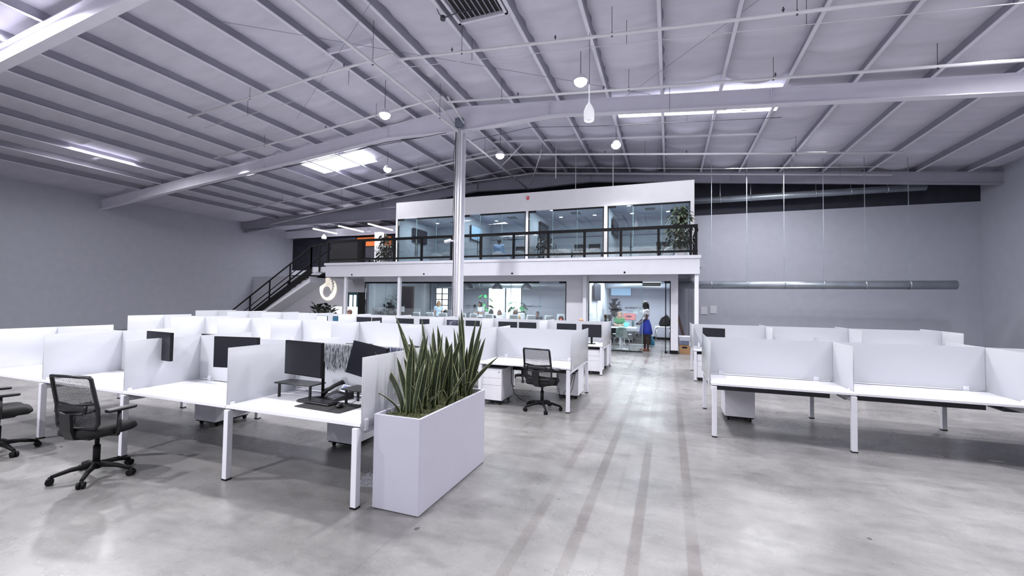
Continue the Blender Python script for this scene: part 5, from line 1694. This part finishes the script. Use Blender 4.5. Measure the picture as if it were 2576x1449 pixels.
# right of the block: box, tub, board, wall papers
t = thing('cardboard_box', 'brown cardboard box on the floor right of the end pier', 'box', (.52, 16.25, 0))
G().box(-.17, -.16, 0, .17, .16, .30).build('carton', mat('cardboard', (152, 118, 84), .8, na=.08), t)
G().box(-.08, -.165, .2, .08, -.16, .26).build('hand_hole', M_BLACK, t); G().box(-.17, -.02, .30, .17, .02, .303).build('tape', mat('tape_tan', (176, 146, 104), .4), t)
t = thing('plastic_tub', 'translucent plastic tub with blue grey contents on the cardboard box', 'tub', (.52, 16.25, .303))
g = G(); rings = [[Vector((sx * w_, sy * w_ * .85, z)) for sx, sy in ((-1, -1), (1, -1), (1, 1), (-1, 1))] for z, w_ in ((.01, .15), (.30, .19))]
g.loft(rings, smooth=False); g.build('tub_body', mat('milky_plastic', (176, 180, 192), .3), t, bevel=.008)
G().box(-.145, -.135, .03, .145, .135, .16, 0).build('contents', mat('blue_grey_fabric', (92, 98, 120), .8), t, loc=(0, -.012, 0))
G().box(-.2, -.17, .29, .2, .17, .32).build('rim', M_WHITE, t)
o = G().box(-.05, -.012, 0, .05, .012, 1.35, 0, rot=RY(R(-14)), piv=(0, 0, 0)).build('leaning_board', mat('dark_wood', (70, 54, 50), .6), None, (.64, 17.2, .012)); tag(o, 'dark wooden board leaning against the end of the block', 'board')
for k, (x, z) in enumerate(((1.55, 1.45), (1.95, 1.5))):
    o = G().box(-.14, -.01, -.18, .14, 0, .18).build('wall_sheet', M_WALL, None, (x, 21.985, z)); tag(o, 'pale sheet on the inner wall at the right edge, %s one' % ('left', 'right')[k], 'sheet', 'wall sheets')
o = G().box(-.12, -.12, 0, .12, .12, 5.9).build('grey_pier', M_MID, None, (.95, 21.4, 0)); tag(o, 'grey pier on the inner wall right of the block', 'pier')

# ================================================================== PEOPLE
SKIN_L = mat('light_skin', (206, 160, 140), .55, ns=20, na=.03)
SKIN_M = mat('tan_skin', (150, 104, 84), .55, ns=20, na=.03)
SKIN_D = mat('dark_skin', (62, 42, 36), .5, ns=20, na=.04)


def remesh(g, name, m, parent, voxel=.016, extra=None):
    """union of tapered shapes as one continuous skin"""
    me = bpy.data.meshes.new('tmp'); me.from_pydata(g.v, [], g.f)
    bm = bmesh.new(); bm.from_mesh(me); bmesh.ops.recalc_face_normals(bm, faces=bm.faces); bm.to_mesh(me); bm.free()
    o = bpy.data.objects.new('tmp', me); sc.collection.objects.link(o)
    r_ = o.modifiers.new('r', 'REMESH'); r_.mode = 'VOXEL'; r_.voxel_size = voxel; r_.use_smooth_shade = True
    s_ = o.modifiers.new('s', 'SMOOTH'); s_.factor = .5; s_.iterations = 3
    bpy.context.view_layer.update()
    dg = bpy.context.evaluated_depsgraph_get()
    me2 = bpy.data.meshes.new_from_object(o.evaluated_get(dg))
    bpy.data.objects.remove(o)
    if extra is not None:
        bm = bmesh.new(); bm.from_mesh(me2)
        m3 = bpy.data.meshes.new('x'); m3.from_pydata(extra.v, [], extra.f); m3.polygons.foreach_set('use_smooth', [True] * len(m3.polygons))
        bm.from_mesh(m3); bm.to_mesh(me2); bm.free()
    me2.name = name; me2.materials.clear(); me2.materials.append(m)
    me2.polygons.foreach_set('use_smooth', [True] * len(me2.polygons))
    o = bpy.data.objects.new(name, me2); sc.collection.objects.link(o)
    o.parent = parent
    return o


def person(label, loc, rotz, skin, hair, hairlen, top, bottom, pose='stand', scale=1.0, arms='down', skirt=False, female=True, shoes=None, sleeves=.45, headturn=0, lean=0, dots=None, hv=1.0, skl=.41):
    """faces -y at rotz 0"""
    t = thing('person', label, 'person', loc, rotz); t.scale = (scale,) * 3
    V = Vector
    sit = pose == 'sit'
    hz = .58 if sit else .90
    up_ = lambda x, y, z: V((x, y - lean * (z - .0) + 0, z + hz))      # torso coords above hip
    pel, wst, chs, nk, hd = up_(0, 0, .03), up_(0, 0, .20), up_(0, .0, .40), up_(0, .0, .54), up_(0, -.025, .70)
    sw = .165 if female else .19
    sh = [up_(s * sw, .01, .50) for s in (-1, 1)]
    if arms == 'down':
        el = [s + V((k * .04, .02, -.27)) for s, k in zip(sh, (-1, 1))]
        wr = [e + V((k * .01, -.07, -.24)) for e, k in zip(el, (-1, 1))]
    elif arms == 'crossed':
        el = [s + V((k * .04, -.02, -.25)) for s, k in zip(sh, (-1, 1))]
        wr = [V((-k * .06, e.y - .18, e.z + .04)) for e, k in zip(el, (-1, 1))]
    elif arms == 'desk':
        el = [s + V((k * .05, -.08, -.25)) for s, k in zip(sh, (-1, 1))]
        wr = [V((k * .07, e.y - .22, e.z + .01)) for e, k in zip(el, (-1, 1))]
    else:
        el = [s + V((k * .03, -.04, -.26)) for s, k in zip(sh, (-1, 1))]
        wr = [e + V((k * -.03, -.16, -.14)) for e, k in zip(el, (-1, 1))]
    hips = [V((s * .09, 0, hz)) for s in (-1, 1)]
    if sit:
        kn = [V((s * .1, -.42, hz + .02)) for s in (-1, 1)]; an = [V((s * .1, -.42, .08)) for s in (-1, 1)]
    else:
        kn = [V((s * .085, -.01 - .02 * (s > 0), .49)) for s in (-1, 1)]; an = [V((s * .08, .03 * s + .02, .08)) for s in (-1, 1)]
    rs = 1.0 if female else 1.12
    g = G()
    g.ell(pel, (.155 * rs, .11, .11)); g.ell(wst, (.12 * rs, .09, .13)); g.ell(chs, (.15 * rs, .11, .16))
    g.cap(nk - V((0, 0, .06)), nk + V((0, -.01, .08)), .055, .05)
    Mh = RZ(headturn)
    g.ell(hd, (.072, .092, .115), rot=Mh); g.ell(hd + Mh @ V((0, -.03, -.07)), (.048, .055, .05), rot=Mh)
    g.cap(hd + Mh @ V((0, -.09, .0)), hd + Mh @ V((0, -.107, -.025)), .010, .015)
    for s in (-1, 1): g.ell(hd + Mh @ V((s * .074, .01, -.01)), (.012, .02, .03), 8, 6, rot=Mh)
    g.ell(hd + Mh @ V((0, -.092, -.058)), (.026, .012, .009), 8, 6, rot=Mh)
    fing = G()
    for i, k in enumerate((-1, 1)):
        g.cap(chs + V((k * .09, 0, .09)), sh[i], .07, .052 * rs)
        g.cap(sh[i], el[i], .047 * rs, .038); g.cap(el[i], wr[i], .038, .025)
        d = (wr[i] - el[i]).normalized(); n_ = V((1, 0, 0)) if abs(d.x) < .8 else V((0, 0, 1)); n_ = (n_ - d * n_.dot(d)).normalized(); q = d.cross(n_)
        pc = wr[i] + d * .045
        g.cap(wr[i], pc + q * .012, .024, .026); g.cap(wr[i] + d * .02, pc - q * .016 + d * .02, .022, .022); g.cap(pc, pc + d * .035, .026, .024)
        for j, (o_, l_) in enumerate(((-.027, .062), (-.009, .072), (.009, .068), (.026, .052))):
            a = pc + q * o_ + d * .04
            fing.tube([a, a + d * l_ * .5 + n_ * (-k) * .006, a + d * l_ * .9 + n_ * (-k) * .022], [.0095, .0088, .0065], 7)
        a = wr[i] + d * .03 - q * .026
        fing.tube([a, a + d * .03 - q * .018, a + d * .06 - q * .022 + n_ * (-k) * .01], [.011, .010, .008], 7)
        g.cap(hips[i], kn[i], .085, .058); g.cap(kn[i], an[i] + V((0, .01, .25)), .055, .056); g.cap(an[i] + V((0, .01, .25)), an[i], .054, .036)
        g.cap(an[i] + V((0, .02, -.04)), an[i] + V((0, -.15, -.05)), .036, .028)
    body = remesh(g, 'body', skin, t, .014, fing)
    # eyes
    e = G()
    for s in (-1, 1): e.ell(hd + Mh @ V((s * .028, -.085, .008)), (.010, .006, .006), 8, 6, rot=Mh).tube([hd + Mh @ V((s * .016, -.094, .028)), hd + Mh @ V((s * .030, -.090, .033)), hd + Mh @ V((s * .044, -.080, .028))], .003, 5)
    e.build('eyes', mat('eye_dark', (20, 16, 14), .2), t)
    G().ell(hd + Mh @ V((0, -.096, -.058)), (.022, .009, .006), 8, 6, rot=Mh).build('mouth', mat('lip_rose', (150, 78, 74), .5), t)
    # top garment
    g = G(); o_ = .013
    g.ell(wst, (.12 * rs + o_, .09 + o_, .15)); g.ell(chs, (.15 * rs + o_, .11 + o_, .165))
    g.ell(pel + V((0, 0, .06)), (.145 * rs + o_, .105 + o_, .09))
    for i, k in enumerate((-1, 1)):
        g.cap(chs + V((k * .09, 0, .09)), sh[i], .07 + o_, .056 * rs + o_)
        f = min(sleeves, 1.0) * (1 if sleeves <= 1 else 1)
        if sleeves <= 1:
            g.cap(sh[i], sh[i].lerp(el[i], f), .05 * rs + o_, .044 + o_)
        else:
            g.cap(sh[i], el[i], .05 * rs + o_, .040 + o_); g.cap(el[i], el[i].lerp(wr[i], .85), .04 + o_, .03 + o_)
    sh_ = remesh(g, 'shirt', top, t, .016)
    if dots:
        d_ = G(); rnd = random.Random(4)
        for k in range(60):
            a = rnd.uniform(0, 2 * PI); z = rnd.uniform(.1, .5)
            d_.ell(up_((.163) * math.cos(a), .124 * math.sin(a), z), (.008, .008, .008), 6, 4)
        d_.build('shirt_dots', dots, t)
    # bottom garment
    g = G()
    if skirt and not sit:
        rings = []
        for (z, wv) in ((.20, .135), (.12, .16), (0, .205), (-skl * .5, .235), (-skl, .26), (-skl - .01, .25)):
            rings.append([V((wv * (1 + .05 * math.sin(7 * a)) * math.cos(a), wv * .85 * (1 + .05 * math.sin(7 * a)) * math.sin(a), hz + z)) for a in [2 * PI * k / 36 for k in range(36)]])
        g.loft(rings); g.build('skirt', bottom, t)
    else:
        g.ell(pel, (.155 * rs + o_, .11 + o_, .12))
        for i in (0, 1):
            g.cap(hips[i], kn[i], .087 + o_, .06 + o_)
            g.cap(kn[i], an[i] + V((0, .01, .02)), .058 + o_, .05 + o_)
        remesh(g, 'trousers', bottom, t, .018)
    # hair
    g = G()
    g.ell(hd + Mh @ V((0, .010, .024)), (.088 * hv, .112, .116 * (1 + (hv - 1) * .4)), rot=Mh)
    if hairlen > .1:
        for s in (-1, 0, 1):
            g.cap(hd + Mh @ V((s * .062, .03 - .02 * abs(s), .0)), hd + Mh @ V((s * .085 * hv, .05 - .03 * abs(s), -hairlen)), .048, .036 * hv)
        g.cap(hd + Mh @ V((0, .05, .0)), hd + Mh @ V((0, .075 + .04 * (hv - 1), -hairlen * 1.05)), .075 * hv, .05 * hv)
    # clear the face
    hr = remesh(g, 'hair', hair, t, .014)
    ctr = hd
    for v in hr.data.vertices:
        l = Mh.inverted() @ (v.co - ctr)
        if l.y < -.03 and l.z < .055 and abs(l.x) < .066:
            l.y = -.03
            v.co = ctr + Mh @ l
    if shoes:
        for i in (0, 1):
            s_ = G().cap(an[i] + V((0, .02, -.045)), an[i] + V((0, -.15, -.052)), .040, .034).tube([an[i] + V((0, .035, -.02)), (an[i].x, an[i].y + .05, 0)], [.02, .009], 8)
            s_.build('shoe', shoes, t)
    return t


H_DARK = mat('black_hair', (12, 10, 12), .45, ns=60, na=.2, stretch=(4, 4, .3))
H_BROWN = mat('brown_hair', (84, 58, 46), .5, ns=60, na=.25, stretch=(4, 4, .3))
H_BLOND = mat('blond_hair', (158, 122, 88), .5, ns=60, na=.2, stretch=(4, 4, .3))
H_GREY = mat('short_dark_grey_hair', (34, 34, 38), .6, ns=60, na=.2)
C_WHITE = mat('white_cotton', (222, 220, 226), .8, ns=20, na=.03, bump=.1)
C_BLUE = mat('royal_blue_cloth', (24, 44, 150), .7, ns=14, na=.12, bump=.2)
C_GREEN = mat('green_cloth', (26, 122, 62), .7, ns=20, na=.08)
C_LBLUE = mat('light_blue_cloth', (150, 180, 214), .8, ns=20, na=.06)
C_PALE = mat('pale_blue_blouse', (186, 204, 224), .8, ns=30, na=.1)
C_YELL = mat('mustard_cloth', (214, 152, 52), .8, ns=20, na=.06)
C_NAVY = mat('navy_cloth', (28, 30, 44), .8, ns=20, na=.06)
C_DOT = mat('white_dots', (236, 240, 232), .7)
SHOE = mat('brown_heels', (146, 82, 58), .5)

person('standing woman with long black hair, white ruffled top and royal blue skirt', (-.80, 16.55, 0), R(-72), SKIN_D, H_DARK, .34, C_WHITE, C_BLUE, 'stand', 1.05, 'front', skirt=True, shoes=SHOE, sleeves=.35, hv=1.3, skl=.30)
person('seated woman with blond hair in a green dotted top behind the white table', (-2.0, 18.95, 0), R(8), SKIN_L, H_BLOND, .24, C_GREEN, C_NAVY, 'sit', .97, 'desk', sleeves=.6, dots=C_DOT, lean=.12)
person('person in a light blue shirt seen from behind, seated in the second upper room', (-7.40, 18.3, MZ), PI, SKIN_M, H_GREY, 0, C_LBLUE, C_NAVY, 'sit', 1.02, 'front', female=False, sleeves=1.5)
person('standing woman with light brown hair and pale blue blouse seen from behind', (-10.75, 18.7, 0), R(200), SKIN_L, H_BLOND, .16, C_PALE, C_NAVY, 'stand', 1.0, 'front', sleeves=.4)
person('standing woman with dark hair and white v neck top, arms crossed', (-8.55, 18.9, 0), R(-30), SKIN_M, H_DARK, .22, C_WHITE, C_NAVY, 'stand', 1.0, 'crossed', sleeves=.45)
person('person with long dark hair, seated left of the column foot', (-9.45, 17.05, 0), R(165), SKIN_M, H_DARK, .2, C_NAVY, C_NAVY, 'sit', .95, 'desk', sleeves=1.5)
person('person with black hair seen from behind at the long table, near the green plant', (-7.22, 17.05, 0), PI, SKIN_M, H_DARK, .14, C_NAVY, C_NAVY, 'sit', 1.0, 'desk', sleeves=1.5)
person('person with long curly brown hair on the far side of the long table', (-7.65, 19.1, 0), R(20), SKIN_M, H_BROWN, .22, C_WHITE, C_NAVY, 'sit', .95, 'desk', sleeves=1.5)
person('woman with brown hair and mustard yellow top seated under the right green plant', (-6.1, 17.05, 0), R(215), SKIN_L, H_BROWN, .2, C_YELL, C_NAVY, 'sit', 1.0, 'desk', sleeves=.6)
person('person with dark hair glimpsed at the far side of the long table, right end', (-5.75, 19.15, 0), R(0), SKIN_M, H_DARK, .0, C_NAVY, C_NAVY, 'sit', .92, 'desk', sleeves=1.5, female=False)
person('man with dark hair and reddish face seen only above the farthest desk row', (-3.2, 13.25, 0), R(5), mat('ruddy_skin', (196, 120, 104), .55), H_DARK, 0, C_NAVY, C_NAVY, 'sit', .93, 'desk', sleeves=1.5, female=False)
person('person with reddish blond hair just showing above the farthest row by the pier', (-2.55, 13.2, 0), R(0), SKIN_L, H_BLOND, .1, C_WHITE, C_NAVY, 'sit', .885, 'desk', sleeves=1.5)
person('person with brown hair barely showing above the farthest row at far left', (-11.6, 13.4, 0), R(0), SKIN_M, H_BROWN, .1, C_NAVY, C_NAVY, 'sit', .95, 'desk', sleeves=1.5)
for (x, y, rz, lab) in ((-3.2, 13.3, PI, 'black task chair of the dark haired man behind the farthest row'), (-2.55, 13.25, PI, 'black task chair of the reddish blond person behind the farthest row'), (-11.6, 13.45, PI, 'black task chair behind the farthest row, far left')):
    place_chair(x, y, rz, lab)
# backlit white panels near the lobby
for k, (x, lab) in enumerate(((-14.6, 'bright white lit panel by the left balcony post'), (-15.55, 'bright white lit panel behind the spiky desk plants'))):
    o = G().box(-.32, -.02, 0, .32, .02, .62).build('lit_panel', mat('lit_white', (240, 245, 250), .5, emit=.9), None, (x, 17.0, .75)); tag(o, lab, 'screen')
    G().box(-.03, -.03, -.75, .03, .03, 0).box(-.25, -.2, -.75, .25, .2, -.73).build('stand', M_WMETAL, o)
